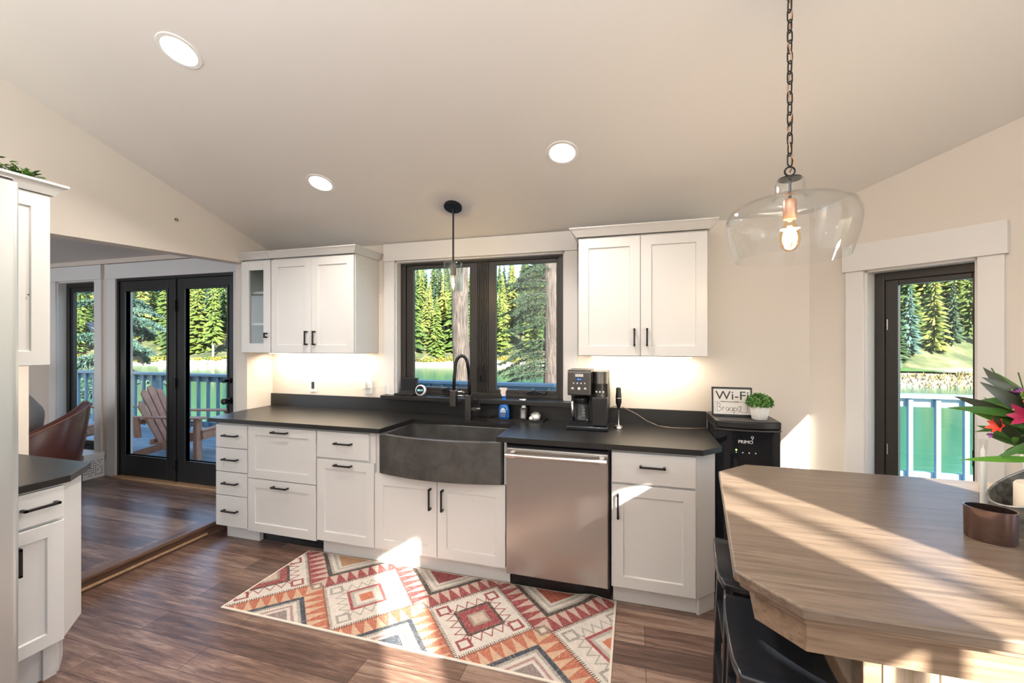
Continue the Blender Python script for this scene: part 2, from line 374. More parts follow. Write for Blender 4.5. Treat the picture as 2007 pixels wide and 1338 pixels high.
# windows
def window(name, Mx, x0, x1, z0, z1, depth, lights_, mfr, fw=.05, sash=.055, latch=True, ribs=None, fz=None, sz=None):
    """frame sits at n=-depth .. ; lights_ = list of (sash x0, x1)"""
    fz = fz or fw; sz = sz or sash
    root = struct(name, (lambda g: (g.box(x0, x0+fw, z0, z1, -depth-.05, -depth), g.box(x1-fw, x1, z0, z1, -depth-.05, -depth),
                  g.box(x0+fw, x1-fw, z0, z0+fz, -depth-.05, -depth), g.box(x0+fw, x1-fw, z1-fz, z1, -depth-.05, -depth), g)[-1])(G(Mx)), mfr, bevel=.003)
    for (a, b) in lights_:
        g = G(Mx); c, d = z0+fz, z1-fz; n0, n1 = -depth-.045, -depth-.012
        g.box(a, a+sash, c, d, n0, n1); g.box(b-sash, b, c, d, n0, n1); g.box(a+sash, b-sash, c, c+sz, n0, n1); g.box(a+sash, b-sash, d-sz, d, n0, n1)
        s = g.build('sash', mfr, root, bevel=.003)
        G(Mx).box(a+sash-.004, b-sash+.004, c+sz-.004, d-sz+.004, -depth-.034, -depth-.028).build('pane', M['glass'], s)
    if ribs:
        a, b = ribs; g = G(Mx); g.box(a, b, z0+fz, z1-fz, -depth-.05, -depth-.014)
        k = 7; wd = (b-a)/k
        for i in range(k): g.box(a+i*wd+.004, a+(i+1)*wd-.004, z0+fz, z1-fz, -depth-.02, -depth-.004)
        g.build('mullion', mfr, root, bevel=.002)
    return root
w1 = window('window_1', F0, -1.133, .238, 1.055, 2.138, .06, [(-1.084, -.46), (-.364, .236)], M['bronze'], .045, .062, ribs=(-.462, -.362), fz=.028, sz=.030)
for x in (-.432, -.392):                     # casement locking levers on the centre post
    g = G(F0); g.box(x-.008, x+.008, 1.17, 1.22, -.066, -.045); g.box(x-.005, x+.005, 1.19, 1.31, -.050, -.040); g.build('lever', M['pull'], w1, bevel=.002)
for x in (-.68, .02):                        # folded crank handles on the sill of the frame
    g = G(F0); g.box(x-.07, x+.02, 1.085, 1.10, -.06, -.03); g.tube([(x-.06,1.10,-.03), (x,1.115,-.02), (x+.06,1.10,-.02)], .008, 8); g.lathe([(.0,0),(.016,0),(.014,.02),(0,.02)], (0,0,0), 10) if False else None
    g.tube([(x+.06,1.10,-.02), (x+.085,1.095,-.015)], .012, 8); g.build('crank_handle', M['pull'], w1, smooth=True, angle=40)
w2 = window('window_2', AM, .298, .79, .562, 1.873, .085, [(.343, .745)], M['bronze'], .045, .057, sz=.03)
for z in (.85, 1.55):
    G(AM).box(.352, .358, z, z+.06, -.097, -.090).build('hinge_clip', M['chrome'], w2)
    G(AM).box(.690, .698, z+.02, z+.10, -.097, -.084).build('latch', M['pull'], w2)
w3 = window('window_3', F0, -5.328, -4.732, .312, 2.123, .07, [(-5.285, -4.775)], M['black_door'], .045, .05)
for i, (a, b, lo, ta, tb) in enumerate(HOLES + [(-5.38, -5.84, .9, 3.08, 3.14)]):
    g = G(); e = .03
    g.prism([(a,lo),(b,lo),(b,tb),(a,ta)], XR+.02, XR+.024, 'x')
    r = G().box(XR+.012, XR+.04, b, a, lo, lo+.04).build('window_%d' % (4+i), M['bronze']); r['kind'] = 'structure'
    g.build('pane', M['glass'], r)
# french door, both leaves
dr = struct('door_1', (lambda g: (g.box(-4.40, -4.375, .10, 2.13, -.10, 0.005), g.box(-2.86, -2.835, .10, 2.13, -.10, .005), g.box(-4.375, -2.86, 2.105, 2.13, -.10, .005), g)[-1])(G(F0)), M['black_door'])
for (a, b, pa, pb) in ((-4.373, -3.592, -4.287, -3.708), (-3.588, -2.862, -3.464, -2.935)):
    g = G(F0); zb, zt, pz0, pz1 = .112, 2.103, .325, 1.998; n0, n1 = -.05, -.005
    g.box(a, pa, zb, zt, n0, n1); g.box(pb, b, zb, zt, n0, n1); g.box(pa, pb, zb, pz0, n0, n1); g.box(pa, pb, pz1, zt, n0, n1)
    lf = g.build('door_leaf', M['black_door'], dr, bevel=.004)
    g = G(F0)
    for (c, d, e, f) in ((pa-.018, pa, pz0-.018, pz1+.018), (pb, pb+.018, pz0-.018, pz1+.018), (pa, pb, pz0-.018, pz0), (pa, pb, pz1, pz1+.018)): g.box(c, d, e, f, -.05, .002)
    g.build('glazing_bead', M['black_door'], lf, bevel=.003)
    G(F0).box(pa-.003, pb+.003, pz0-.003, pz1+.003, -.030, -.024).build('pane', M['glass'], lf)
G(F0).box(-3.602, -3.578, .112, 2.103, -.01, .008).build('astragal', M['black_door'], dr, bevel=.003)
for z in (1.78, 1.02, .22): G(F0).box(-3.605, -3.572, z, z+.11, 0, .016).build('hinge', M['pull'], dr, bevel=.003)
for z, r in ((.93, .033), (1.12, .026)):
    G(F0 @ Matrix.Translation((-2.905, z, 0))).lathe([(0,-.005),(r,-.005),(r,.008),(.012,.012),(.012,.035),(.028 if z < 1 else .018,.045),(.028 if z < 1 else .018,.062),(0,.066)], n=20).build('door_knob' if z < 1 else 'deadbolt', M['pull'], dr, smooth=True, angle=50)
# ------------------------------------------------------------------ cabinets
def pull(Mx, u, v, L=.13, vertical=False, parent=None, name='handle'):
    g = G(Mx); h = L/2; a, b, c = .0055, .034, .024
    if vertical:
        g.box(u-a, u+a, v-h, v+h, c, b); g.box(u-a, u+a, v-h, v-h+.012, 0, b); g.box(u-a, u+a, v+h-.012, v+h, 0, b)
    else:
        g.box(u-h, u+h, v-a, v+a, c, b); g.box(u-h, u-h+.012, v-a, v+a, 0, b); g.box(u+h-.012, u+h, v-a, v+a, 0, b)
    return g.build(name, M['pull'], parent, bevel=.002)
YF = -.612                                         # carcass face; doors stand 20 mm proud
def door(parent, Mx, u0, u1, v0, v1, kind='door', handle=None, slab=False, rail=.062):
    """handle: ('h'|'v', u, v, length)"""
    Md = Mx @ Matrix.Translation((u0, v0, 0))
    g = G(Md)
    if slab: g.box(0, u1-u0, 0, v1-v0, 0, .02); d = g.build(kind, M['cabinet'], parent, bevel=.002)
    else: g.shaker(u1-u0, v1-v0, .02, rail); d = g.build(kind, M['cabinet'], parent)
    if handle: pull(Mx @ Matrix.Translation((0, 0, .02)), handle[1], handle[2], handle[3], handle[0] == 'v', d)
    return d
def base_body(parent, x0, x1, kick=True, kick_mat='cabinet', kx0=None, kx1=None):
    G().box(x0, x1, YF, -.005, .105, .882).build('body', M['cabinet'], parent)
    if kick: G().box(x0 if kx0 is None else kx0, x1 if kx1 is None else kx1, -.562, -.03, 0, .105).build('toe_kick', M[kick_mat], parent)
FB = front(0, YF, 0)
def cab(name, x, label, cat='cabinet', y=-.3): return empty(name, (x, y, 0), 0, label, cat)
c = cab('drawer_cabinet', -2.13, 'narrow white base cabinet with four stacked drawers, at the left end of the run')
base_body(c, -2.285, -1.984, True, 'cabinet', -2.255, -1.945)
for a, b in ((.696,.866),(.519,.690),(.343,.513),(.112,.337)): door(c, FB, -2.283, -1.987, a, b, 'drawer', ('h', -2.133, (a+b)/2+.008, .135), True)
c = cab('drawer_refrigerator', -1.68, 'white panelled two-drawer appliance above a black kick space, between narrow drawers and pull-out', 'cabinet')
base_body(c, -1.980, -1.378, False)
G().box(-1.943, -1.379, -.53, -.03, 0, .105).build('kick_grille', M['black_plastic'], c)
for z in (.03, .05, .07): G().box(-1.93, -1.382, -.535, -.53, z, z+.008).build('grille_slat', M['gloss_black'], c)
door(c, FB, -1.978, -1.381, .492, .868, 'drawer', ('h', -1.68, .838, .135)); door(c, FB, -1.978, -1.381, .104, .486, 'drawer', ('h', -1.676, .447, .135))
c = cab('pull_out_cabinet', -1.14, 'white base cabinet with one drawer over a tall pull-out door, left of the dark sink')
base_body(c, -1.374, -.916, True, 'cabinet', -1.374, -.914)
door(c, FB, -1.372, -.958, .69, .868, 'drawer', ('h', -1.15, .795, .135), True); door(c, FB, -1.372, -.918, .118, .676, 'door', ('h', -1.15, .648, .135))
c = cab('sink_cabinet', -.46, 'white two-door base cabinet under the curved front of the dark farmhouse sink')
g = G().box(-.912, -.006, YF, -.005, .105, .56); g.box(-.912, -.868, YF, -.005, .56, .882); g.box(-.022, -.006, YF, -.005, .56, .882); g.build('body', M['cabinet'], c)
G().box(-.912, .002, -.562, -.03, 0, .105).build('toe_kick', M['cabinet'], c)
# doors whose tops follow the sink apron
for (a, b, hx) in ((-.911, -.462, -.502), (-.457, -.008, -.417)):
    top = lambda x: .622
    Md = FB @ Matrix.Translation((a, .122, 0)); g = G(Md); wd = b-a; N = 10; rail = .062; t = .02
    outer = [(0, 0), (wd, 0)] + [(wd - wd*i/N, top(b - wd*i/N)-.126) for i in range(N+1)]
    ih = .42
    inner = [(rail, rail), (wd-rail, rail)] + [(wd-rail-(wd-2*rail)*i/N, ih) for i in range(N+1)]
    in2 = [(rail+.004, rail+.004), (wd-rail-.004, rail+.004)] + [(wd-rail-.004-(wd-2*rail-.008)*i/N, ih-.004) for i in range(N+1)]
    Ls = [g.pts([(p[0], p[1], 0) for p in outer]), g.pts([(p[0], p[1], t) for p in outer]), g.pts([(p[0], p[1], t) for p in inner]), g.pts([(p[0], p[1], t-.009) for p in in2])]
    K = len(outer)
    for p, q in zip(Ls, Ls[1:]):
        for j in range(K): g.face(p+j, p+(j+1) % K, q+(j+1) % K, q+j)
    g.f.append(tuple(Ls[-1]+j for j in range(K))); g.f.append(tuple(Ls[0]+j for j in reversed(range(K))))
    d = g.build('door', M['cabinet'], c); pull(FB @ Matrix.Translation((0,0,.02)), hx, .49, .135, True, d)
c = cab('corner_cabinet', .85, 'white base cabinet with clipped corner, one drawer over one door, right of the dishwasher')
poly = [(.612,-.03),(.612,YF),(1.055,YF),(1.165,-.50),(1.165,-.005),(.612,-.005)][1:]
G().prism([(.612,-.005),(.612,YF),(1.062,YF),(1.165,-.509),(1.165,-.005)], .105, .882).build('body', M['cabinet'], c, bevel=.002)
g = G().prism([(.62,-.03),(.62,-.562),(1.066,-.562),(1.066,-.03)], 0, .105); g.prism([(1.062,-.575),(1.075,-.575),(1.165,-.487),(1.165,-.03),(1.062,-.03)], 0, .105)
g.build('toe_kick', M['cabinet'], c)
door(c, FB, .616, 1.052, .70, .868, 'drawer', ('h', .832, .80, .135), True); door(c, FB, .616, 1.052, .116, .688, 'door', ('v', .650, .572, .135))
# dishwasher
c = cab('dishwasher', .3, 'stainless steel dishwasher with a towel-bar handle between sink and corner cabinet', 'dishwasher')
G().box(.004, .606, -.60, -.02, .10, .872).build('tub', M['black_plastic'], c)
G().box(.012, .604, -.575, -.05, 0, .10).build('kick_plate', M['black_plastic'], c)
dd = G(F0).box(.004, .597, .104, .853, .60, .652).build('door', M['steel'], c, bevel=.004, seg=3)
G(F0).box(.006, .595, .853, .868, .60, .640).build('control_strip', M['gloss_black'], c)
g = G(); z = .822; yb = -.70
g.tube([(.035, yb, z), (.575, yb, z)], .0115, 12); hd = g.build('handle', M['chrome'], dd, smooth=True, angle=40)
for x in (.012, .53):
    G().tube([(x, yb, z), (x+.062, yb, z)], .0155, 14).build('handle_sleeve', M['chrome'], hd, smooth=True, angle=40)
    G().box(x+.02, x+.045, -.70, -.65, z-.009, z+.009).build('handle_post', M['chrome'], hd)
# countertop: one U-shaped slab open at the sink, with its upstand
ct = empty('countertop', (-.5, -.3, .884), 0, 'long black leathered stone countertop running under the sink window', 'countertop')
g = G(); YC_ = -.655
g.prism([(-2.398,-.262),(-2.335,YC_),(-.862,YC_),(-.832,-.27),(-.832,-.02),(-2.398,-.02)], .884, .914)
g.prism([(-.832,-.27),(-.058,-.245),(-.058,-.02),(-.832,-.02)], .884, .914)
g.prism([(-.058,-.02),(-.058,YC_),(1.082,YC_),(1.195,-.535),(1.195,-.02)], .884, .914)
g.build('slab', M['stone'], ct)
g = G(); g.box(-2.398, 1.195, -.021, -.001, .886, 1.022); g.box(-1.215, .36, -.022, -.002, 1.0, 1.025); g.build('backsplash', M['stone'], ct, bevel=.002)
G().prism([(-1.215,-.112),(.365,-.112),(.365,-.002),(.24,-.002),(.24,.075),(-1.133,.075),(-1.133,-.002),(-1.215,-.002)], 1.024, 1.056).build('window_sill', M['stone'], ct, bevel=.003)
# farmhouse sink with bowed apron
s = empty('farmhouse_sink', (-.445, -.4, .6), 0, 'dark charcoal farmhouse sink with bowed apron front set in the counter', 'sink')
g = G(); N = 16; x0, x1 = -.862, -.028
bow = lambda x: -.655 - .062*(1-((x+.445)/.417)**2)
fr = [(x0+(x1-x0)*i/N, bow(x0+(x1-x0)*i/N)) for i in range(N+1)]
outer = fr + [(x1, -.235), (x0, -.235)]
t = .028
inner = [(x0+t+(x1-x0-2*t)*i/N, bow(x0+(x1-x0)*i/N)+t) for i in range(N+1)] + [(x1-t, -.262), (x0+t, -.262)]
K = len(outer); zt, zb, zi = .883, .627, .67
A = g.pts([(*p, zb) for p in outer]); B = g.pts([(*p, zt-.012 if False else zt) for p in outer]); C_ = g.pts([(*p, zt) for p in inner]); D = g.pts([(*p, zi) for p in inner])
for p, q in ((A,B),(B,C_),(C_,D)):
    for j in range(K): g.face(p+j, p+(j+1) % K, q+(j+1) % K, q+j)
g.f.append(tuple(A+j for j in reversed(range(K)))); g.f.append(tuple(D+j for j in range(K)))
g.build('basin', M['sinkstone'], s, bevel=.005, seg=3)
G().lathe([(0,.672),(.055,.672),(.055,.677),(.04,.677),(.03,.673),(0,.673)], (-.44,-.46,0), 24).build('drain', M['dark_steel'], s, smooth=True, angle=40)
# faucet
f = empty('kitchen_faucet', (-.423, -.19, .914), 0, 'tall matte square-body faucet with a black arched hose spout behind the sink', 'faucet')
g = G(); fx, fy = -.423, -.19
g.box(fx-.023, fx+.023, fy-.023, fy+.023, .914, 1.095); g.build('body', M['dark_steel'], f, bevel=.003)
g = G(); g.box(fx-.027, fx+.067, fy-.014, fy+.014, .984, 1.006); g.tube([(fx+.067, fy, .995), (fx+.094, fy, .995)], .015, 12); h = g.build('lever_arm', M['dark_steel'], f, bevel=.002)
G().box(fx+.078, fx+.088, fy-.008, fy+.008, .995, 1.07).build('lever', M['pull'], h, bevel=.002)
path = [(fx+.004, fy, 1.09), (fx+.004, fy, 1.20), (fx-.002, fy-.004, 1.29)]
for i in range(9):
    a = math.pi*i/8; path.append((fx-.040+.042*math.cos(a)*1.0, fy-.02-.018*(1-math.cos(a)), 1.30+.082*math.sin(a)))
path += [(fx-.088, fy-.06, 1.22), (fx-.092, fy-.062, 1.13)]
G().tube(path, .012, 10).build('hose_spout', M['pull'], f, smooth=True)
g = G(); g.box(fx-.115, fx-.069, fy-.084, fy-.038, 1.018, 1.135); g.build('spray_head', M['dark_steel'], f, bevel=.004)
g = G(); g.tube([(fx-.07, fy-.05, 1.122), (fx-.045, fy-.03, 1.122), (fx-.012, fy-.004, 1.104)], .007, 8); g.tube([(fx-.07, fy-.05, 1.094), (fx-.045, fy-.03, 1.092), (fx-.012, fy-.004, 1.085)], .005, 8)
g.build('docking_arm', M['chrome'], f, smooth=True)

# wall cabinets
ZU0, ZU1 = 1.393, 2.146
def crown(g, x0, x1, yf=-.322, l=True, r=True, yb=-.003):
    p = .052; a0, a1 = x0-(p if l else 0), x1+(p if r else 0); z = ZU1+.008; zt = 2.207
    prof = [(0,0),(.012,0),(.040,.036),(p,.048),(p,zt-z)]
    # mitred moulding: sweep around left side, front, right side
    rings = []
    for (px, py, dx, dy) in ([(x0, yb, -1, 0), (x0, yf, -1, -1)] if l else [(x0, yf, 0, -1)]) + ([(x1, yf, 1, -1), (x1, yb, 1, 0)] if r else [(x1, yf, 0, -1)]):
        rings.append(g.pts([(px+dx*o, py+dy*o, z+h) for o, h in prof]))
    for a, b in zip(rings, rings[1:]):
        for j in range(len(prof)-1): g.face(a+j, b+j, b+j+1, a+j+1)
    tp = [r_+len(prof)-1 for r_ in rings]
    if not l: k = g.pts([(x0, yb, zt)]); tp = [k]+tp
    if not r: k = g.pts([(x1, yb, zt)]); tp = tp+[k]
    g.f.append(tuple(tp)); return g
def wall_cab(name, x0, x1, label, l, r, doors):
    c = empty(name, ((x0+x1)/2, -.15, ZU0), 0, label, 'cabinet')
    FU = front(0, -.302, 0)
    if doors == 'glass':
        g = G(); T = .016
        g.box(x0, x0+T, -.302, -.005, ZU0, ZU1+.01); g.box(x1-T, x1, -.302, -.005, ZU0, ZU1+.01); g.box(x0, x1, -.302, -.005, ZU0, ZU0+T); g.box(x0, x1, -.302, -.005, ZU1, ZU1+.01); g.box(x0, x1, -.012, -.005, ZU0, ZU1)
        g.build('body', M['cabinet'], c)
        for z in (1.62, 1.84+.04): G().box(x0+T, x1-T, -.28, -.012, z, z+.018).build('shelf', M['cabinet'], c)
        w_, h_ = x1-x0-.008, ZU1-ZU0-.004; ra, rt = .052, .075
        g = G(FU @ Matrix.Translation((x0+.004, ZU0+.002, 0)))
        g.box(0, .078, 0, h_, 0, .02); g.box(w_-.07, w_, 0, h_, 0, .02); g.box(.078, w_-.07, 0, rt, 0, .02); g.box(.078, w_-.07, h_-rt, h_, 0, .02)
        d = g.build('door', M['cabinet'], c, bevel=.0015); d['label'] = 'door with a glass pane'
        G(FU @ Matrix.Translation((x0+.004, ZU0+.002, 0))).box(.076, w_-.068, rt-.002, h_-rt+.002, .006, .010).build('pane', M['lamp_glass2'], d)
        pull(FU @ Matrix.Translation((0,0,.02)), x1-.036, 1.535, .042, True, d)
    else:
        G().box(x0, x1, -.302, -.005, ZU0, ZU1+.01).build('body', M['cabinet'], c, bevel=.0015)
        xm = (x0+x1)/2
        for (a, b, hx) in ((x0+.003, xm-.0015, xm-.036), (xm+.0015, x1-.003, xm+.039)):
            door(c, FU, a, b, ZU0+.002, ZU1-.002, 'door', ('v', hx, 1.512, .11))
    crown(G(), x0, x1, l=l, r=r).build('crown', M['cabinet'], c)
    return c
wall_cab('glass_cabinet', -2.396, -2.090, 'narrow white wall cabinet with a glass door showing shelves, left of the sink window', True, False, 'glass')
wall_cab('wall_cabinet', -2.087, -1.303, 'white two-door wall cabinet left of the sink window, beside the glass-door one', False, True, 'pair')
wall_cab('wall_cabinet', .388, 1.158, 'white two-door wall cabinet right of the sink window, above the coffee maker', True, True, 'pair')
# a stemmed glass on the lower shelf
tag(G().lathe([(0,0),(.03,.001),(.03,.003),(.004,.006),(.0035,.06),(.02,.075),(.034,.10),(.035,.13),(.030,.155),(.0285,.155),(.032,.13),(.031,.10),(.018,.078),(0,.07)], (-2.19,-.17,1.639), 20).build('wine_glass', M['thin_glass'], smooth=True), 'clear stemmed glass on the middle shelf behind the glass cabinet door', 'glass')
# under-cabinet led strips
for x0, x1, lab in ((-2.32, -1.36, 'warm led strip under the left wall cabinets'), (.45, 1.10, 'warm led strip under the right wall cabinet')):
    r = empty('light_strip', ((x0+x1)/2, -.10, ZU0-.012), 0, lab, 'light')
    G().box(x0, x1, -.115, -.095, ZU0-.010, ZU0-.001).build('channel', M['white_plastic'], r)
    G().box(x0+.005, x1-.005, -.112, -.098, ZU0-.0125, ZU0-.010).build('diffuser', M['led'], r)
    light('under_cabinet_lamp', 'AREA', ((x0+x1)/2, -.105, ZU0-.016), 3.6*(x1-x0), (1, .82, .62), x1-x0, .03, aim=(0, .15, -1))

# left wall: built-in refrigerator, base cabinet with counter, wall cabinet
XF = -1.66
c = empty('corner_cabinet', (-2.0, -1.95, 0), 0, 'white base cabinet under black counter beside the refrigerator, at the opening to the lounge', 'cabinet')
S0 = side(XF, 0, 0)
G().prism([(XL+.001,-2.10),(XF,-2.10),(XF,-1.835),(-1.795,-1.70),(XL+.001,-1.70)], .19, .87).build('body', M['cabinet'], c, bevel=.002)
g = G().prism([(XL+.001,-2.10),(-1.76,-2.10),(-1.76,-1.80),(-1.86,-1.735),(XL+.001,-1.735)], 0, .19); g.prism([(-1.79,-1.86),(-1.745,-1.86),(-1.745,-1.815),(-1.79,-1.815)], 0, .19); g.build('toe_kick', M['cabinet'], c)
door(c, S0, -2.098, -1.842, .725, .862, 'drawer', ('h', -1.925, .80, .115), True); door(c, S0, -2.098, -1.842, .195, .713, 'door', ('v', -1.992, .60, .115), False, .055)
ct = empty('countertop', (-2.0, -1.9, .872), 0, 'small black countertop with clipped corner beside the refrigerator', 'countertop')
G().prism([(XL+.001,-2.10),(-1.632,-2.10),(-1.632,-1.825),(-1.778,-1.672),(XL+.001,-1.672)], .872, .904).build('slab', M['stone'], ct, bevel=.003)
c = empty('wall_cabinet', (-2.15, -1.9, 1.37), 0, 'white single-door wall cabinet above the small counter beside the refrigerator', 'cabinet')
G().box(XL+.001, -1.952, -2.10, -1.742, 1.372, 2.178).build('body', M['cabinet'], c, bevel=.002)
d = door(c, side(-1.952, 0, 0), -2.098, -1.744, 1.374, 2.176, 'door', None, False, .066)
G(side(-1.932,0,0)).lathe([(0,0),(.003,0),(.003,.002),(0,.002)], (-1.82,1.70,0), 8).build('screw_hole', M['pull'], d)
g = G(); p = .046; z0 = 2.178; zt = 2.232
prof = [(0,0),(.010,0),(.034,.036),(p,.044),(p,zt-z0)]; rings = []
for (px, py, dx, dy) in ((-1.932,-2.95,1,0),(-1.932,-1.742,1,1),(XL+.001,-1.742,0,1)): rings.append(g.pts([(px+dx*o, py+dy*o, z0+h) for o, h in prof]))
for a, b in zip(rings, rings[1:]):
    for j in range(len(prof)-1): g.face(a+j, b+j, b+j+1, a+j+1)
k = g.pts([(XL+.001,-2.95,zt)]); g.f.append((rings[0]+4, rings[1]+4, rings[2]+4, k)); g.build('crown', M['cabinet'], c)
light('counter_nook_lamp', 'AREA', (-2.15, -1.85, 1.36), .7, (1, .82, .62), .3, .04, aim=(-.3, .1, -1))
c = empty('refrigerator', (-1.9, -2.5, 0), 0, 'tall stainless steel refrigerator standing at the far left beside the white cabinets', 'refrigerator')
G().box(XL+.03, -1.56, -2.93, -2.115, .02, 2.08).build('case', M['dark_steel'], c, bevel=.004)
fx = -1.495
g = G(); n = 10; prof = [(-1.558,-2.112)] + [(fx-.03+.03*math.sin(math.pi/2*i/n), -2.040-.03+.0+.03*math.cos(math.pi/2*i/n)) for i in range(n+1)] + [(fx+.012,-2.5),(fx,-2.93),(-1.558,-2.93)]
prof[0] = (-1.558,-2.040)
g.prism(prof, .08, 2.085); g.build('door', M['satin'], c, smooth=True, angle=35)
G().box(-1.56, -1.50, -2.16, -2.06, 2.085, 2.10).build('hinge_cover', M['dark_steel'], c, bevel=.004)
g = G(); g.box(-2.3, -1.53, -2.9, -2.12, .0, .02); g.build('base_grille', M['black_plastic'], c)

# recessed downlights
def downlight(x, y, label):
    z = cz(y); nrm = Vector((0, -SL, -1)).normalized(); u = Vector((1,0,0)); v = nrm.cross(u)
    r = empty('recessed_light', (x, y, z), 0, label, 'light', 'recessed ceiling lights'); Mx = frame((x, y, z), u, v, nrm)
    G(Mx).lathe([(.068,-.001),(.072,.004),(.088,.004),(.091,.001),(.091,-.001)], n=40).build('trim_ring', M['white_plastic'], r, smooth=True, angle=40)
    G(Mx).lathe([(0,.002),(.069,.002),(.069,.0025),(0,.0025)], n=40).build('lens', M['lamp_disc'], r)
    light('downlight_lamp', 'AREA', Vector((x,y,z))+nrm*.02, 8, (1,.92,.83), .12, aim=nrm, spread=150)
downlight(.354, -.737, 'round recessed ceiling light right of the small pendant, nearest the right wall cabinet')
downlight(-1.25, -.737, 'round recessed ceiling light above the left wall cabinets, the smallest looking of three')
downlight(-1.275, -1.62, 'round recessed ceiling light nearest the viewer, high at upper left')

# small pendant over the sink
px, py = -.455, -.394; pz = cz(py)
p = empty('pendant_light', (px, py, pz), 0, 'small black rod pendant with a clear glass cylinder hanging over the sink', 'light')
nrm = Vector((0,-SL,-1)).normalized()
G(frame((px,py,pz),(1,0,0),nrm.cross(Vector((1,0,0))),nrm)).lathe([(0,0),(.060,0),(.062,.004),(.062,.018),(.058,.022),(0,.022)], n=36).build('canopy', M['pull'], p, smooth=True, angle=35)
G().tube([(px,py,pz-.02),(px,py,2.0)], .0065, 10).build('rod', M['pull'], p, smooth=True, angle=40)
G().lathe([(.0085,0),(.02,-.012),(.02,-.05),(.019,-.075),(0,-.078)][:1]+[(.018,-.02),(.0195,-.028),(.0195,-.085),(0,-.086)], (px,py,2.02), 20).build('socket', mat('dark bronze socket', (.09,.05,.035), .4, .6), p, smooth=True, angle=40)
G().lathe([(.062,2.025),(.064,2.020),(.064,1.832),(.062,1.830),(.061,1.832),(.061,2.020)], (px,py,0), 40, close=True).build('glass_shade', M['lamp_glass2'], p, smooth=True, angle=40)
g = G(); g.tube([(px-.058,py,2.012),(px+.058,py,2.012)], .003, 6); g.build('crossbar', M['pull'], p)
b = G().lathe([(.010,1.935),(.015,1.915),(.015,1.855),(.008,1.838),(0,1.835)], (px,py,0), 16).build('bulb', M['amber_glass'], p, smooth=True)
G().lathe([(0,1.925),(.006,1.92),(.006,1.855),(0,1.85)], (px,py,0), 10).build('filament', M['bulb'], b, smooth=True)
light('pendant_lamp', 'POINT', (px,py,1.885), 3.5, (1,.74,.46), .012)

# big glass pendant over the island
px, py = 1.24, -1.44; pz = cz(py)
p = empty('pendant_light', (px, py, pz), 0, 'large clear glass drum pendant on a dark chain above the oak island', 'light')
G(frame((px,py,pz),(1,0,0),nrm.cross(Vector((1,0,0))),nrm)).lathe([(0,0),(.07,0),(.07,.015),(.02,.03),(0,.03)], n=32).build('canopy', M['pull'], p, smooth=True, angle=35)
ztop, zbot = pz-.03, 2.078; L = .044; nl = int((ztop-zbot)/.0335)
proto = None
for i in range(nl):
    zc = zbot + (i+.5)*(ztop-zbot)/nl; a = (i % 2)*math.pi/2+.35
    pts = []
    for k in range(16):
        t = 2*math.pi*k/16; x = .0085*math.cos(t); z = .0135*math.sin(t) + (.0085 if math.sin(t) > 1e-6 else (-.0085 if math.sin(t) < -1e-6 else 0))
        pts.append((x, 0, z))
    if proto is None:
        proto = G().tube(pts, .0024, 7, closed=True).build('chain_link', M['pull'], p, smooth=True, local=True); o = proto
    else: o = proto.copy(); COL.objects.link(o); o.parent = p
    o.location = (0, 0, zc-pz); o.rotation_euler = (0, 0, a)
g = G(); pts = [(px+.006*math.sin(k*1.1), py+.006*math.cos(k*1.1), zbot-.03+(ztop-zbot+.03)*k/24) for k in range(25)]; pts[0] = (px, py, zbot-.025); pts[1] = (px+.014, py, zbot+.01)
g.tube(pts, .0022, 6); g.build('cord', M['copper'], p, smooth=True)
g = G(); g.tube([(px+.015*math.cos(t*math.pi/8), py, 2.056+.015*math.sin(t*math.pi/8)) for t in range(16)], .003, 8, closed=True); g.build('loop', M['pull'], p, smooth=True)
G().lathe([(0,2.040),(.012,2.040),(.014,2.034),(.034,2.033),(.036,2.029),(0,2.029)], (px,py,0), 28).build('cap', M['pull'], p, smooth=True, angle=35)
prof = [(.034,2.029),(.041,2.026),(.044,2.018),(.044,1.975),(.046,1.965),(.060,1.960),(.10,1.957),(.15,1.947),(.180,1.930),(.192,1.905),(.194,1.880),(.188,1.84),(.178,1.80),(.166,1.765)]
pin = [(max(r-.003,.001), z-.0025) for r, z in reversed(prof)]
G().lathe(prof+[(.165,1.763)]+pin, (px,py,0), 56, close=True).build('glass_shade', M['thin_glass'], p, smooth=True, angle=60)
G().tube([(px,py,2.03),(px,py,1.955)], .005, 8).build('stem', M['pull'], p)
G().lathe([(.0,1.965),(.017,1.962),(.0205,1.955),(.0205,1.90),(.018,1.895),(0,1.895)], (px,py,0), 24).build('socket', M['copper'], p, smooth=True, angle=40)
b = G().lathe([(.013,1.895),(.014,1.885),(.022,1.868),(.030,1.845),(.031,1.825),(.026,1.803),(.014,1.790),(0,1.787)], (px,py,0), 24).build('bulb', M['amber_glass'], p, smooth=True)
g = G()
for k in range(6): a = k*math.pi/3; g.tube([(px+.006*math.cos(a),py+.006*math.sin(a),1.872),(px+.014*math.cos(a+.5),py+.014*math.sin(a+.5),1.815)], .0013, 5)
g.build('filament', M['bulb'], b)
light('pendant_lamp', 'POINT', (px,py,1.84), 5, (1,.80,.58), .03)

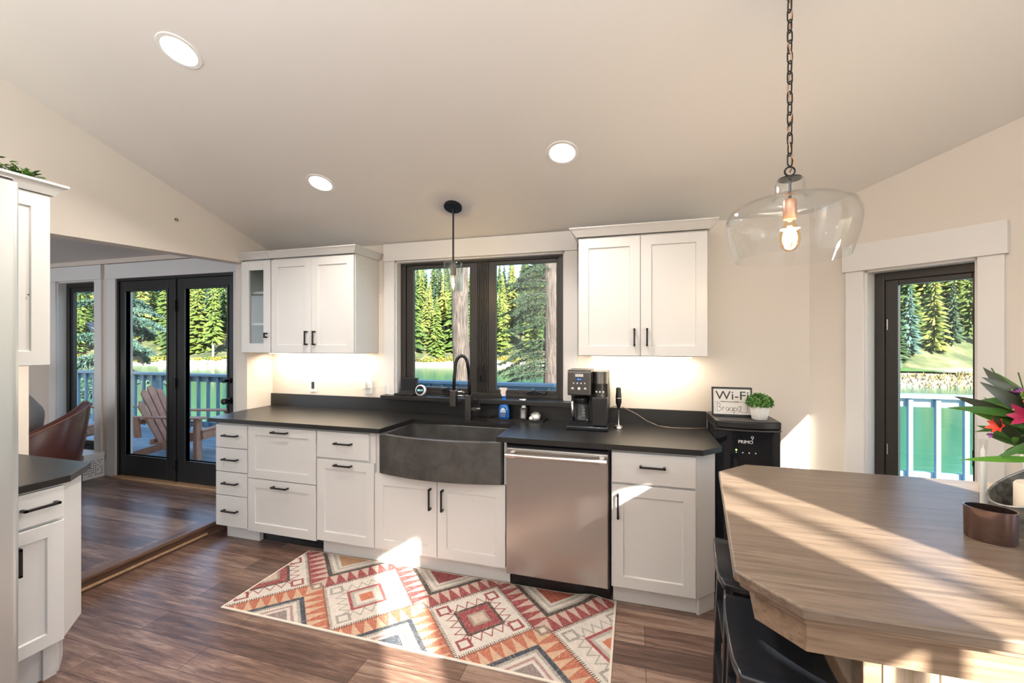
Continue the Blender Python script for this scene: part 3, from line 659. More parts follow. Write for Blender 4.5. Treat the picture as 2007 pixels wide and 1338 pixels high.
# outlets and the wall ring
def outlet(x, z, label, plug):
    o = empty('wall_outlet', (x, 0, z), 0, label, 'outlet')
    G(F0).box(x-.036, x+.036, z-.058, z+.058, 0, .006).build('plate', M['white_plastic'], o, bevel=.002)
    G(F0).box(x-.017, x+.017, z-.034, z+.034, .006, .008).build('insert', M['white_plastic'], o, bevel=.001)
    if plug: G(F0).box(x-.014, x+.016, z-.03, z+.03, .008, .0095).build('switch', M['black_plastic'], o, bevel=.002)
    for zz in (-.02, .016):
        g = G(F0); [g.box(x+dx-.001, x+dx+.001, z+zz, z+zz+.008, .008, .0084) for dx in (-.006, .006)]; g.build('slot', M['black_plastic'], o)
outlet(-1.955, 1.105, 'white wall plate with a black insert on the backsplash wall', True)
outlet(-1.395, 1.105, 'white double outlet on the backsplash wall near the window trim', False)
tag(G(F0).box(-1.442, -1.402, 1.09, 1.155, .0096, .04).build('plug_adapter', M['white_ceramic'], bevel=.006), 'white plug-in adapter in the outlet left of the sink window', 'plug')
outlet(.47, 1.12, 'white wall outlet low behind the coffee maker', False)
tag(G(frame((XL+.002, -.838, 2.353), (0,1,0), (0,0,1), (1,0,0))).tube([(.011*math.cos(t), .007*math.sin(t), .004) for t in [k*math.pi/8 for k in range(16)]], .0022, 7, closed=True).build('wall_ring', M['pull'], smooth=True), 'tiny black metal ring hanging on the beam above the lounge opening', 'hook')
# ------------------------------------------------------------------ island, stools
isl = empty('kitchen_island', (1.6, -1.45, 0), 0, 'large grey-brown oak island with clipped corners, lit by stripes of sunlight', 'island')
top = [(1.095,-1.018),(1.232,-.87),(2.30,-.87),(2.30,-2.02),(1.087,-2.02),(.978,-1.893)]
def inset(poly, d):
    c = Vector((sum(p[0] for p in poly)/len(poly), sum(p[1] for p in poly)/len(poly))); n = len(poly); out = []
    for k in range(n):
        a, b, e = Vector(poly[k-1]), Vector(poly[k]), Vector(poly[(k+1) % n])
        n1 = (b-a).orthogonal().normalized(); n2 = (e-b).orthogonal().normalized()
        if n1.dot(c-b) < 0: n1 = -n1
        if n2.dot(c-b) < 0: n2 = -n2
        m = (n1+n2).normalized(); out.append(tuple(b + m*d/max(.3, m.dot(n1))))
    return out
G().prism(top, .886, .914).build('top', M['oak'], isl, bevel=.006, seg=3)
g = G(); g.prism(inset(top, .014), .872, .887); g.build('moulding', M['oak_apron'], isl, bevel=.003)
ap = inset(top, .048); ai = inset(top, .070); n = len(ap)
g = G(); A = g.pts([(*p, .792) for p in ap]); B = g.pts([(*p, .874) for p in ap]); C_ = g.pts([(*p, .792) for p in ai]); D = g.pts([(*p, .874) for p in ai])
for j in range(n):
    k = (j+1) % n; g.face(A+j, A+k, B+k, B+j); g.face(C_+j, C_+k, D+k, D+j); g.face(A+j, A+k, C_+k, C_+j); g.face(B+j, B+k, D+k, D+j)
g.build('apron', M['oak_apron'], isl)
g = G(); yb = -1.925
g.box(1.262, 2.2, yb+.012, -.98, 0, .873); g.build('cabinet_base', M['oak_board'], isl)
x = 1.272
while x < 2.15:
    wd = .105; G().box(x+.0015, x+wd-.0015, yb, yb+.012, .0, .872).build('board', M['oak_board'], isl, bevel=.002); x += wd
G().box(1.234, 1.270, yb-.004, yb+.05, 0, .872).build('corner_post', M['oak_apron'], isl, bevel=.003)
for y0 in (-1.07, -1.522):
    g = G(); g.prism([(1.262,.60),(1.262,.79),(1.13,.79),(1.13,.765)], y0-.016, y0+.016, 'y'); g.build('bracket', M['oak_apron'], isl, bevel=.003)

def stool(x, y, rz, label):
    r = empty('saddle_stool', (x, y, 0), rz, label, 'stool', 'black saddle stools at the island')
    W, L, H = .118, .185, .642; N = 14; g = G()      # half depth (x), half length (y)
    rings = []
    for k in range(N+1):
        t = -1+2*k/N; y_ = L*t; z = H + .030*t*t + (-.012 if abs(t) > .97 else 0); w_ = W*(1-.10*abs(t)**6)
        rings.append([(w_*s, y_, z + .004*(1-abs(s))*0 + .004*abs(s)**2) for s in (-1,-.5,0,.5,1)])
    up = [g.pts(rg) for rg in rings]; dn = [g.pts([(a, b, c-.024) for a, b, c in rg]) for rg in rings]
    for k in range(N):
        for j in range(4): g.face(up[k]+j, up[k]+j+1, up[k+1]+j+1, up[k+1]+j); g.face(dn[k]+j, dn[k+1]+j, dn[k+1]+j+1, dn[k]+j+1)
        g.face(up[k], up[k+1], dn[k+1], dn[k]); g.face(up[k]+4, dn[k]+4, dn[k+1]+4, up[k+1]+4)
    for k in (0, N):
        for j in range(4): g.face(up[k]+j, dn[k]+j, dn[k]+j+1, up[k]+j+1)
    g.build('seat', M['black_wood'], r, smooth=True, local=True, bevel=.006, seg=3, angle=50)
    for sx in (-1, 1):
        for sy in (-1, 1):
            g = G(); a = (sx*.085, sy*.145, H+.005); b = (sx*.104, sy*.178, 0); hw, hd = .020, .013
            i = g.pts([(a[0]+p*hd, a[1]+q*hw, a[2]) for p, q in ((-1,-1),(1,-1),(1,1),(-1,1))]); j = g.pts([(b[0]+p*hd, b[1]+q*hw, b[2]) for p, q in ((-1,-1),(1,-1),(1,1),(-1,1))])
            for k in range(4): g.face(i+k, i+(k+1) % 4, j+(k+1) % 4, j+k)
            g.face(i, i+1, i+2, i+3); g.face(j+3, j+2, j+1, j); g.build('leg', M['black_wood'], r, local=True, bevel=.003)
    for z, k in ((.20, .118), (.42, .1)):
        f = lambda z: ((.085+(H-z)/H*.019), (.145+(H-z)/H*.033))
        a, b = f(z)
        for s in (-1, 1):
            G().box(s*a-.009, s*a+.009, -b, b, z-.012, z+.012).build('stretcher', M['black_wood'], r, local=True)
            if z < .3: G().box(-a, a, s*b-.009, s*b+.009, z+.04, z+.064).build('stretcher', M['black_wood'], r, local=True)
    return r
stool(1.112, -1.735, R(-5.5), 'black saddle-seat stool nearest the viewer, half under the island, sunlight stripe on its seat')
stool(1.152, -1.31, R(-5.5), 'black saddle-seat stool under the island, behind the nearest one, by the water dispenser')

# things on the island
c = empty('oval_cup', (1.722, -1.512, .914), R(-30), 'small oval dark copper holder on the island, in front of the galvanised bucket', 'holder')
cz_ = mat('glossy dark copper', (.20, .13, .11), .12, .9)
pr = [(.0,.0),(.050,.0),(.053,.004),(.054,.092),(.0515,.092),(.050,.008),(0,.006)]
G().lathe(pr, n=40, sx=1.0, sy=.72).build('shell', cz_, c, smooth=True, local=True, angle=50)
galv = mat('weathered galvanised metal', (.33, .33, .31), .42, .75); gg = noise_tex(galv, coords(galv, (1,1,1)), 34, 5, .65); lk(galv, ramp(galv, gg, [(.35, (.17,.17,.16)), (.55, (.36,.36,.34)), (.75, (.52,.50,.46))]), bsdf(galv).inputs['Base Color'])
bk = empty('galvanised_bucket', (1.935, -1.42, .914), 0, 'large weathered galvanised bucket with a slanted rim on the island, at the right edge', 'bucket')
g = G(); N = 48; rb, rt = .135, .145
rim = lambda a: .155 + .075*math.cos(a)          # taller on the right
A = g.pts([(rb*math.cos(2*math.pi*k/N), rb*.8*math.sin(2*math.pi*k/N), 0) for k in range(N)])
B = g.pts([(rt*math.cos(2*math.pi*k/N), rt*.8*math.sin(2*math.pi*k/N), rim(2*math.pi*k/N)) for k in range(N)])
C_ = g.pts([((rt-.004)*math.cos(2*math.pi*k/N), (rt-.004)*.8*math.sin(2*math.pi*k/N), rim(2*math.pi*k/N)) for k in range(N)])
D = g.pts([((rb-.004)*math.cos(2*math.pi*k/N), (rb-.004)*.8*math.sin(2*math.pi*k/N), .006) for k in range(N)])
for p, q in ((A,B),(B,C_),(C_,D)):
    for j in range(N): g.face(p+j, p+(j+1) % N, q+(j+1) % N, q+j)
g.f.append(tuple(A+j for j in reversed(range(N)))); g.f.append(tuple(D+j for j in range(N)))
g.build('shell', galv, bk, smooth=True, local=True, angle=50)
G().tube([((rt-.001)*math.cos(2*math.pi*k/N), (rt-.001)*.8*math.sin(2*math.pi*k/N), rim(2*math.pi*k/N)) for k in range(N)], .004, 8, closed=True).build('rolled_rim', galv, bk, smooth=True, local=True)
cn = empty('pillar_candle', (1.915, -1.41, .922), 0, 'fat cream pillar candle standing inside the galvanised bucket', 'candle')
G().lathe([(0,0),(.062,0),(.062,.128),(.058,.134),(.03,.128),(0,.126)], n=36).build('wax', mat('cream wax', (.80,.72,.60), .5, Subsurface_Weight=.2), cn, smooth=True, local=True, angle=40)
G().tube([(0,0,.125),(.001,0,.145)], .0012, 6).build('wick', M['black_plastic'], cn, local=True)
tp = empty('glass_candlestick', (1.885, -1.225, .914), 0, 'slender clear glass tube with a white taper on the island, left of the bouquet', 'candle holder')
G().lathe([(0,0),(.028,0),(.028,.006),(.012,.010),(.0115,.235),(.0100,.235),(.0100,.012),(0,.010)], n=24).build('tube', M['thin_glass'], tp, smooth=True, local=True, angle=40)
G().lathe([(0,.012),(.0085,.012),(.0075,.20),(.002,.208),(0,.225)], n=16).build('taper', M['white_ceramic'], tp, smooth=True, local=True, angle=50)

# bouquet in a vase
leaf_g = mat('glossy green leaf', (.045, .13, .022), .38); leaf_d = mat('dark purple green leaf', (.035, .045, .022), .4); leaf_b = mat('bright long leaf', (.10, .26, .03), .4)
pet = mat('magenta petal', (.42, .03, .10), .45); pet2 = mat('orange red petal', (.72, .06, .03), .45); pet3 = mat('purple petal', (.26, .05, .30), .5)
def blade(g, base, d, up, L, W, bend=.25, n=8, fold=.25):
    base = Vector(base); d = Vector(d).normalized(); up = Vector(up); up = (up - d*up.dot(d)).normalized(); s = d.cross(up); rows = []
    for k in range(n+1):
        t = k/n; c = base + d*(L*t) - up*(bend*L*t*t); wd = W*math.sin(math.pi*min(1, t*.93+.05))**.8*(1-.35*t)
        if k == n: wd = 0.0004
        rows.append(g.pts([c - s*wd + up*wd*fold, c, c + s*wd + up*wd*fold]))
    for a, b in zip(rows, rows[1:]):
        g.face(a, a+1, b+1, b); g.face(a+1, a+2, b+2, b+1)
vs = empty('flower_vase', (2.04, -1.235, .914), 0, 'clear glass vase holding the bouquet at the right edge of the island', 'vase')
G().lathe([(0,0),(.04,0),(.042,.005),(.036,.07),(.05,.15),(.062,.21),(.059,.21),(.047,.15),(.033,.07),(.036,.012),(0,.012)], n=32).build('bowl', M['thin_glass'], vs, smooth=True, local=True, angle=50)
bq = empty('bouquet', (2.02, -1.25, 1.075), 0, 'bouquet of pink lilies, red blooms and long green leaves, at the right edge', 'flowers')
rng = random.Random(5)
g = G()
heads = []
for k in range(16):
    a = rng.uniform(0, 2*math.pi); sp = rng.uniform(.05,.17); h = rng.uniform(.16,.36); e = (sp*math.cos(a), sp*math.sin(a), h)
    g.tube([(0,0,-.07),(e[0]*.25,e[1]*.25,h*.3),(e[0]*.7,e[1]*.7,h*.75),e], .0022, 5); heads.append(e)
g.build('stems', leaf_g, bq, smooth=True, local=True)
LEAVES = [((-.01,-.04,.03),(-1,-.25,.02),.27,.014,.03,'b'),((-.03,0,.14),(-.9,.1,.45),.20,.020,.1,'d'),((-.02,0,.16),(-.8,-.2,.62),.19,.022,.1,'d'),((-.02,.02,.17),(-.55,.2,.9),.18,.02,.1,'d'),
          ((-.03,0,.16),(-1,-.1,.18),.22,.016,.12,'g'),((0,-.02,.12),(-.8,-.5,.12),.2,.018,.2,'g'),((0,0,.2),(.1,.0,1),.20,.02,.05,'d')]
for k in range(48):
    a = rng.uniform(0, 2*math.pi); LEAVES.append(((rng.uniform(-.03,.03), rng.uniform(-.03,.03), rng.uniform(.05,.22)), (math.cos(a), math.sin(a), rng.uniform(-.05,1.3)), rng.uniform(.10,.19), rng.uniform(.010,.02), rng.uniform(.05,.5), rng.choice('gggdb')))
for (b0, d, L, W, bd, kind) in LEAVES:
    g = G(); blade(g, b0, d, (-.55+rng.gauss(0,.35),-.75+rng.gauss(0,.35),.55), L, W*1.2, bd); g.build('leaf', {'g': leaf_g, 'd': leaf_d, 'b': leaf_b}[kind], bq, smooth=True, local=True)
def bloom(c, d, L, m, n=6, name='bloom', op=.5):
    g = G(); d = Vector(d).normalized(); q = d.orthogonal().normalized(); s = d.cross(q)
    for k in range(n):
        a = 2*math.pi*k/n; o = q*math.cos(a)+s*math.sin(a); blade(g, Vector(c), d + o*op, d - o*.3, L*(1 if k % 2 else .9), L*.26, -.15 if False else .18, 6, .3)
    return g.build(name, m, bq, smooth=True, local=True)
bloom((-.05,-.04,.16), (-.9,-.4,.35), .068, pet); bloom((-.02,-.05,.19), (-.5,-.5,.8), .062, pet); bloom((.02,-.05,.16), (.3,-.8,.6), .062, pet)
bloom((-.115,-.02,.13), (-.9,-.3,.2), .04, pet2, 7, op=.8); bloom((-.06,-.06,.20), (-.3,-.7,.7), .045, pet2, 7, op=.7); bloom((.05,-.05,.27), (.2,-.6,.9), .05, pet2, 7, op=.8)
bloom((-.06,0,.235), (-.3,-.2,1), .03, pet3, 9, op=1.0); bloom((.03,0,.28), (0,-.2,1), .05, pet, 6); bloom((-.145,-.03,.10), (-1,-.2,.1), .014, pet3, 6, op=.9)
g = G()
for k in range(70):
    a = rng.uniform(0, 2*math.pi); p = (-.03+.03*rng.gauss(0,1), .02*rng.gauss(0,1), .225+.02*rng.gauss(0,1)); g.lathe([(0,-.004),(.004,0),(0,.004)], p, 6)
o = g.build('filler_buds', mat('yellow green buds', (.35,.36,.08), .6), bq, smooth=True, local=True); o['kind'] = 'stuff'

# ------------------------------------------------------------------ rug (pattern held in a colour attribute on the cloth)
def rug():
    X0, X1, Y0, Y1 = -1.478, .640, -1.252, -.580
    NX, NY = 840, 270
    xs = np.linspace(X0, X1, NX); ys = np.linspace(Y0, Y1, NY); Xg, Yg = np.meshgrid(xs, ys)
    zz = np.full(Xg.shape, .006)
    d = np.hypot(Xg-.55, (Yg+.60)); zz += .016*np.exp(-((Xg-.50)/.07)**2)*np.exp(-((Yg-Y1)/.05)**2)         # puckered hem by the dishwasher
    me = bpy.data.meshes.new('rug'); nv = NX*NY
    rs = np.random.RandomState(3)
    def sm(n, s):
        a = rs.rand(NY//s+3, NX//s+3); yi = np.linspace(0, a.shape[0]-1.001, NY); xi = np.linspace(0, a.shape[1]-1.001, NX); y0 = yi.astype(int); x0 = xi.astype(int); fy = (yi-y0)[:,None]; fx = (xi-x0)[None]
        return (a[y0][:,x0]*(1-fy)*(1-fx)+a[y0+1][:,x0]*fy*(1-fx)+a[y0][:,x0+1]*(1-fy)*fx+a[y0+1][:,x0+1]*fy*fx)
    P = .6965; CX = -.758; CY = -.938
    u = (Xg-CX)/P; ci = np.round(u).astype(int); dx = (u-ci)*P; dy = Yg-CY
    col = np.zeros(Xg.shape+(3,))
    C = lambda h: np.array([((int(h[i:i+2],16)/255))**2.2 for i in (0,2,4)])
    cream, pink, red, dk, tan, orange, peach, navy, grey = map(C, ('d6cabd','c9a796','9a3a3c','4d433c','9d8b7b','bd6340','d0a580','4a525f','b0a69b'))
    odd = (ci % 2 == 0)
    # ground: bands of saw teeth
    n = np.abs(dx)/.298 + np.abs(dy)/.305                       # 1 on the diamond's edge
    mx = dx - np.sign(dx)*P/2                                      # offset from the medallion column
    upper = dy > 0
    s = (np.abs(dx)*.7 - np.abs(dy)*.7); tcoord = (n-1.0)/.62
    th = ((np.abs(dx)-np.abs(dy)+2)/.088) % 1.0
    edge = np.clip((P/2-np.abs(dx)),0,1)
    # teeth point away from the diamond and toward it
    tooth = np.abs(th-.5)*2 < (1-np.clip((n-1.0)/.62, 0, 1))
    ga = np.where(upper[...,None], red, orange); gb = np.where(upper[...,None], pink, peach)
    alt = (np.floor(np.abs(dx)/.048) % 2 == 0)
    col[:] = np.where(tooth[...,None], ga, gb)
    # chevron triangles hanging from both long edges at the medallion columns
    rr = np.abs(mx) + (.335-np.abs(dy))*1.02
    ch = (rr < .235) & (np.abs(dy) > .1)
    top = upper
    def put(m, c): col[m] = c
    frt = ch
    put(frt & (rr >= .200), dk*.9); put(frt & ~top & (rr >= .200), navy*.75)
    put(frt & (rr < .200), cream*.95)
    stitch = (((np.abs(mx)+np.abs(dy))/.0085*.5) % 1 < .45)
    al = (((np.abs(mx)-(.335-np.abs(dy)))/.012) % 1 < .42)
    put(frt & (rr < .203) & (rr > .178) & al, dk)
    put(frt & (rr < .150) & (rr > .128), grey); put(frt & (rr < .15) & (rr > .128) & al & ~top, red*1.3)
    inner = frt & (rr < .105)
    ki = np.round((Xg - CX - P/2)/P).astype(int)
    put(inner, red); put(inner & (ki % 2 == 0) & ~top, navy); put(inner & (ki % 3 == 2) & top, C('b8895a')); put(inner & (ki % 2 == 1) & ~top, C('8d7a76'))
    put(inner & (ki % 3 == 1) & top, C('a8482a'))
    # diamonds
    dm = n < 1.0
    put(dm, cream)
    tick = (((np.abs(dx)-np.abs(dy))/.0165) % 1 < .42)
    put((n < 1.045) & (n > .935) & tick, dk)
    lin = (np.abs(dx)-np.abs(dy))
    zig = .62 + .13*(np.abs(((lin/.085) % 1)-.5)*4-1)
    c1 = (ci % 2 == 0)
    zl = dm & (np.abs(n-zig) < .030) & (n < .8)
    put(zl & ~c1, red); put(zl & c1, grey*.8)
    for (ex, ey) in ((1,0),(-1,0),(0,1),(0,-1)):              # small open squares in the diamond's tips
        q = np.abs(dx-ex*.205)/.052 + np.abs(dy-ey*.205)/.052
        put(dm & (q < 1), cream); put(dm & (q < 1) & (q > .62) & ~c1, red); put(dm & (q < 1) & (q > .62) & c1, grey*.8)
    put(dm & (n < .50) & ~c1, dk); put(dm & (n < .43) & ~c1, red); put(dm & (n < .24) & ~c1, tan); put(dm & (n < .17) & ~c1, C('c9ad98'))
    put(dm & (n < .46) & c1, red*1.15); put(dm & (n < .38) & c1, grey); put(dm & (n < .29) & c1, cream); put(dm & (n < .17) & c1, C('cf6a3c'))
    # medallions
    q = np.maximum(np.abs(mx*.75+dy*.75), np.abs(mx*.75-dy*.75))*1.25
    put(q < .042, tan*.75); put(q < .034, C('8a8072')); put(q < .023, C('d9a58c')); put(q < .016, cream)
    # worn, scratchy print
    wear = sm(0, 2)*.5+sm(0, 6)*.5; sc2 = ((Xg*260+Yg*420+6*sm(0,12)) % 1 < .13) & (sm(0,3) > .45)
    lum = col.mean(-1, keepdims=True); col = lum + (col-lum)*.80
    col *= .80*(.80+.34*wear)[...,None]; col[sc2] = col[sc2]*.6+cream*.4
    bd = (Xg < X0+.012) | (Xg > X1-.012) | (Yg < Y0+.012) | (Yg > Y1-.007); put(bd, C('cfc3b4'))
    co = np.stack([Xg, Yg, zz], -1).reshape(-1, 3)
    bt = co.copy(); bt[:,2] = .0005
    idx = np.arange(nv).reshape(NY, NX)
    f = np.stack([idx[:-1,:-1], idx[:-1,1:], idx[1:,1:], idx[1:,:-1]], -1).reshape(-1, 4)
    per = np.concatenate([idx[0,:], idx[1:,-1], idx[-1,-2::-1], idx[-2:0:-1,0]]); nb = len(per)
    verts = np.concatenate([co, bt[per]]); pf = np.stack([per, nv+np.arange(nb), nv+(np.arange(nb)+1) % nb, np.roll(per,-1)], -1)
    F = np.concatenate([f, pf]); 
    me.vertices.add(len(verts)); me.vertices.foreach_set('co', verts.astype('f4').ravel())
    me.loops.add(F.size); me.loops.foreach_set('vertex_index', F.astype('i4').ravel())
    me.polygons.add(len(F)); me.polygons.foreach_set('loop_start', np.arange(0, F.size, 4, dtype='i4')); me.polygons.foreach_set('loop_total', np.full(len(F), 4, 'i4'))
    me.update(calc_edges=True)
    ca = me.color_attributes.new('print', 'FLOAT_COLOR', 'POINT'); cc = np.ones((len(verts), 4), 'f4'); cc[:nv,:3] = np.clip(col.reshape(-1,3), 0, 1); cc[nv:,:3] = .5; ca.data.foreach_set('color', cc.ravel())
    m = mat('printed rug cloth', (.5,.4,.35), .85); a = nd(m, 'ShaderNodeAttribute', attribute_name='print'); lk(m, a.outputs[0], bsdf(m).inputs['Base Color']); bump(m, noise_tex(m, coords(m), 420, 2), .25, .002)
    me.materials.append(m); o = bpy.data.objects.new('rug', me); COL.objects.link(o); return o
rg = tag(rug(), 'long red, orange and cream diamond-patterned rug on the floor before the sink cabinets', 'rug')

# ------------------------------------------------------------------ things on counter and sill
f = empty('photo_screen', (-1.02, -.01, 1.056), 0, 'black folding screen device standing on the window sill at its left end', 'screen')
g = G(frame((-1.02, -.01, 1.058), (1,0,0), (0,.22,1))); g.box(-.075, .075, 0, .135, -.006, .006); g.build('panel', M['black_plastic'], f, bevel=.004)
G(frame((-1.02, -.01, 1.058), (1,0,0), (0,.22,1))).box(-.062, .062, .03, .122, .006, .0068).build('display', M['gloss_black'], f)
G().box(-1.105, -.935, -.09, .0, 1.0562, 1.072).build('base', M['black_plastic'], f, bevel=.004)
ck = empty('smart_clock', (-.885, -.055, 1.056), 0, 'small round white smart clock with a lit dial on the window sill', 'clock')
cm = frame((-.885, -.055, 1.100), (1,0,0), (0,.18,1), (0,-1,.18))
G(cm).lathe([(0,-.040),(.030,-.036),(.042,-.015),(.044,.002),(.042,.010),(.034,.013),(0,.013)], n=36).build('shell', M['white_plastic'], ck, smooth=True, angle=60)
fc = G(cm).lathe([(0,.0135),(.034,.0135),(.034,.0145),(0,.0145)], n=32).build('dial', M['gloss_black'], ck)
text('digits', '10:14', cm @ Matrix.Translation((0,-.008,.0150)), .022, emis('lit cyan digits', (.35,.85,.9), 1.5), fc, align='CENTER')
tag(G().tube([(-.84,-.03,1.062),(-.80,-.05,1.061),(-.74,-.03,1.062),(-.69,-.045,1.061),(-.66,-.02,1.063)], .0035, 6).build('power_cord', M['black_plastic'], smooth=True), 'black power cord lying on the window sill beside the round clock', 'cord')
tag(G().tube([(-1.105,-.06,1.064),(-1.13,-.07,1.062),(-1.16,-.075,1.061),(-1.18,-.05,1.10),(-1.20,-.03,1.13),(-1.3,-.03,1.11),(-1.40,-.035,1.10)], .0022, 6).build('charging_cable', M['white_plastic'], smooth=True), 'thin white cable running from the black screen to the outlet', 'cord')
tr = empty('sink_tray', (-.08, -.10, .914), 0, 'long black tray behind the sink holding soap bottles and a brush', 'tray')
g = G(); g.box(-.29, .125, -.155, -.035, .9142, .919); g.box(-.29, .125, -.155, -.151, .919, .927); g.box(-.29, .125, -.039, -.035, .919, .927); g.box(-.29, -.286, -.155, -.035, .919, .927); g.box(.121, .125, -.155, -.035, .919, .927)
g.build('dish', M['black_plastic'], tr)
blue = mat('translucent blue bottle', (.01, .16, .62), .18, 0, .5, Transmission_Weight=.15); lab = mat('pale bottle label', (.62,.72,.78), .4); labd = mat('navy bottle label', (.01,.05,.18), .4)
b = empty('spray_bottle', (-.185, -.09, .919), 0, 'blue dish spray bottle with a pale trigger head on the sink tray', 'bottle')
bx, by, bz = -.185, -.09, .919
G().lathe([(0,0),(.036,0),(.040,.006),(.041,.03),(.041,.06),(.036,.095),(.022,.12),(.015,.14),(.014,.165),(.0165,.168),(.0165,.19),(0,.19)], (bx,by,bz), 32, 1, .62).build('bottle_body', blue, b, smooth=True, angle=60)
hdm = mat('peach white trigger', (.70,.62,.58), .4)
g = G(frame((bx, by-.009, bz+.17), (1,0,0), (0,0,1))); g.prism([(-.014,-.005),(.014,-.005),(.016,.03),(.026,.045),(.026,.056),(-.030,.056),(-.034,.048),(-.02,.040),(-.022,.015),(-.017,.012)], -.009, .009, 'z'); g.build('trigger_head', hdm, b, bevel=.002)
lm = front(bx, by-.0262, bz+.012)
G(lm).prism([(-.026,.0),(.026,.0),(.030,.03),(.022,.062),(0,.082),(-.022,.062),(-.030,.03)], -.004, .001, 'z').build('label', labd, b)['label'] = 'navy and white front label'
G(lm).prism([(-.022,.036),(.022,.036),(.018,.058),(0,.074),(-.018,.058)], .001, .0016, 'z').build('label_panel', lab, b)
text('lettering', 'DAWN', lm @ Matrix.Translation((0,.041,.0018)), .0145, labd, b, align='CENTER')
text('lettering', 'Powerwash', lm @ Matrix.Translation((0,.022,.0012)), .0088, lab, b, align='CENTER')
text('lettering', 'DISH SPRAY', lm @ Matrix.Translation((0,.008,.0012)), .0075, lab, b, align='CENTER')
b = empty('soap_dispenser', (-.035, -.09, .919), 0, 'dark glass soap bottle with a white pump on the sink tray', 'bottle')
bx = -.035
smoke = mat('smoky dark bottle', (.05,.045,.042), .25)
g = G(); g.box(bx-.024, bx+.024, by-.022, by+.022, bz, bz+.088); g.build('bottle_body', smoke, b, bevel=.006, seg=3)
G().lathe([(.018,.086),(.014,.094),(.014,.098),(.018,.099),(.018,.112),(.006,.116),(.006,.138),(.017,.140),(.017,.148),(0,.149)], (bx,by,bz), 20).build('pump', M['white_plastic'], b, smooth=True, angle=40)
G().box(bx-.032, bx+.004, by-.006, by+.006, bz+.139, bz+.148).build('spout', M['white_plastic'], b, bevel=.003)
g = G(front(bx, by-.0222, bz+.012)); g.box(-.016,.016,0,.062,0,.0006); g.build('label', mat('grey bottle label', (.20,.19,.18), .5), b)
g = G(front(bx, by-.0230, bz+.048)); g.tube([(.009*math.cos(t),.009*math.sin(t),0) for t in [k*math.pi/8 for k in range(16)]], .0008, 4, closed=True); g.tube([(-.009,0,0),(.009,0,0)],.0006,4)
for q in (-.012,-.018,-.024,-.03): g.box(-.012,.012,q,q+.002,0,.0004)
g.build('label_marks', lab, b)
b = empty('scrub_brush', (.045, -.10, .919), 0, 'white round dish brush lying on the sink tray beside the soap pump', 'brush')
bm_ = frame((.052, -.085, .945), (1,0,0), (0,.75,.66), (0,-.66,.75))
G(bm_).lathe([(0,-.010),(.018,-.008),(.022,0),(.016,.008),(0,.010)], n=20).build('head', M['white_plastic'], b, smooth=True)
g = G(bm_)
for k in range(44):
    a = k*2*math.pi/22; r1 = .034+.002*(k % 3); g.tube([(.015*math.cos(a),.015*math.sin(a),-.004+(k//22)*.008),(r1*math.cos(a),r1*math.sin(a),-.004+(k//22)*.012)], .0016, 4)
g.build('bristles', M['white_ceramic'], b)['kind'] = 'stuff'
G().lathe([(0,-.014),(.012,-.010),(.0155,0),(.012,.010),(0,.014)], (.026,-.118,.9345), 18).build('knob', M['white_ceramic'], b, smooth=True)
# coffee maker
c = empty('coffee_maker', (.445, -.2, .914), 0, 'black dual coffee maker with a glass carafe on the counter under the right wall cabinet', 'coffee maker')
x0, x1 = .318, .572
G().box(x0-.008, x1+.006, -.335, -.06, .9145, .940).build('base', M['gloss_black'], c, bevel=.006, seg=3)
G().box(x0, x1, -.145, -.062, .94, 1.16).build('back_column', M['black_plastic'], c, bevel=.004)
G().box(x0, x0+.152, -.315, -.065, 1.135, 1.292).build('brew_head', M['dark_steel'], c, bevel=.008, seg=3)
G().box(x0+.155, x1, -.30, -.066, .94, 1.125).build('pod_tower', M['black_plastic'], c, bevel=.006)
pd = G().lathe([(0,0),(.050,0),(.050,.082),(.0515,.086),(.0515,.088),(.049,.092),(.049,.158),(.046,.165),(0,.166)], (x0+.205,-.235,1.125), 32).build('pod_head', M['dark_steel'], c, smooth=True, angle=40)
G().box(x0+.160, x1, -.24, -.066, 1.125, 1.288).build('pod_housing', M['black_plastic'], c, bevel=.006)
G().box(x1-.045, x1+.010, -.17, -.07, .95, 1.30).build('water_tank', M['lamp_glass2'], c, bevel=.004)
G().box(x0-.002, x0+.152, -.30, -.08, 1.2925, 1.2975).build('lid', M['black_plastic'], c, bevel=.002)
pm = front(x0, -.3152, 1.135)
G(pm).box(.050, .102, .122, .140, 0, .0008).build('badge', M['chrome'], c)
G(pm).box(.058, .094, .094, .118, 0, .0012).build('display', mat('blue lcd', (.01,.03,.12), .2), c)
text('digits', '10:14', pm @ Matrix.Translation((.061,.101,.0014)), .013, emis('lit blue digits', (.25,.5,1), 1.2), c)
for k in range(4): G(pm @ Matrix.Translation((.040+.024*k,.080,0))).lathe([(0,0),(.0045,0),(.004,.003),(0,.003)], n=12).build('button', M['white_plastic'], c, smooth=True, angle=40)
for k, r in ((.034,.011),(.115,.010)): G(pm @ Matrix.Translation((k,.045,0))).lathe([(0,0),(r,0),(r*.85,.010),(0,.011)], n=18).build('knob', M['chrome'], c, smooth=True, angle=40)
G(pm).box(.067,.083,.038,.054,0,.003).build('power_button', M['white_plastic'], c, bevel=.002)
for k in (-.28,0,.28):
    a = -math.pi/2+k*1.6; G(frame((x0+.205+.051*math.cos(a), -.235+.051*math.sin(a), 1.160), (-math.sin(a),math.cos(a),0), (0,0,1))).box(-.005,.005,-.005,.005,-.002,.0015).build('button', M['white_plastic'], c)
cf = empty('carafe', (x0+.075, -.235, .942), 0, 'glass coffee carafe with a dark handle standing in the coffee maker', 'carafe')
cx, cy = x0+.075, -.235
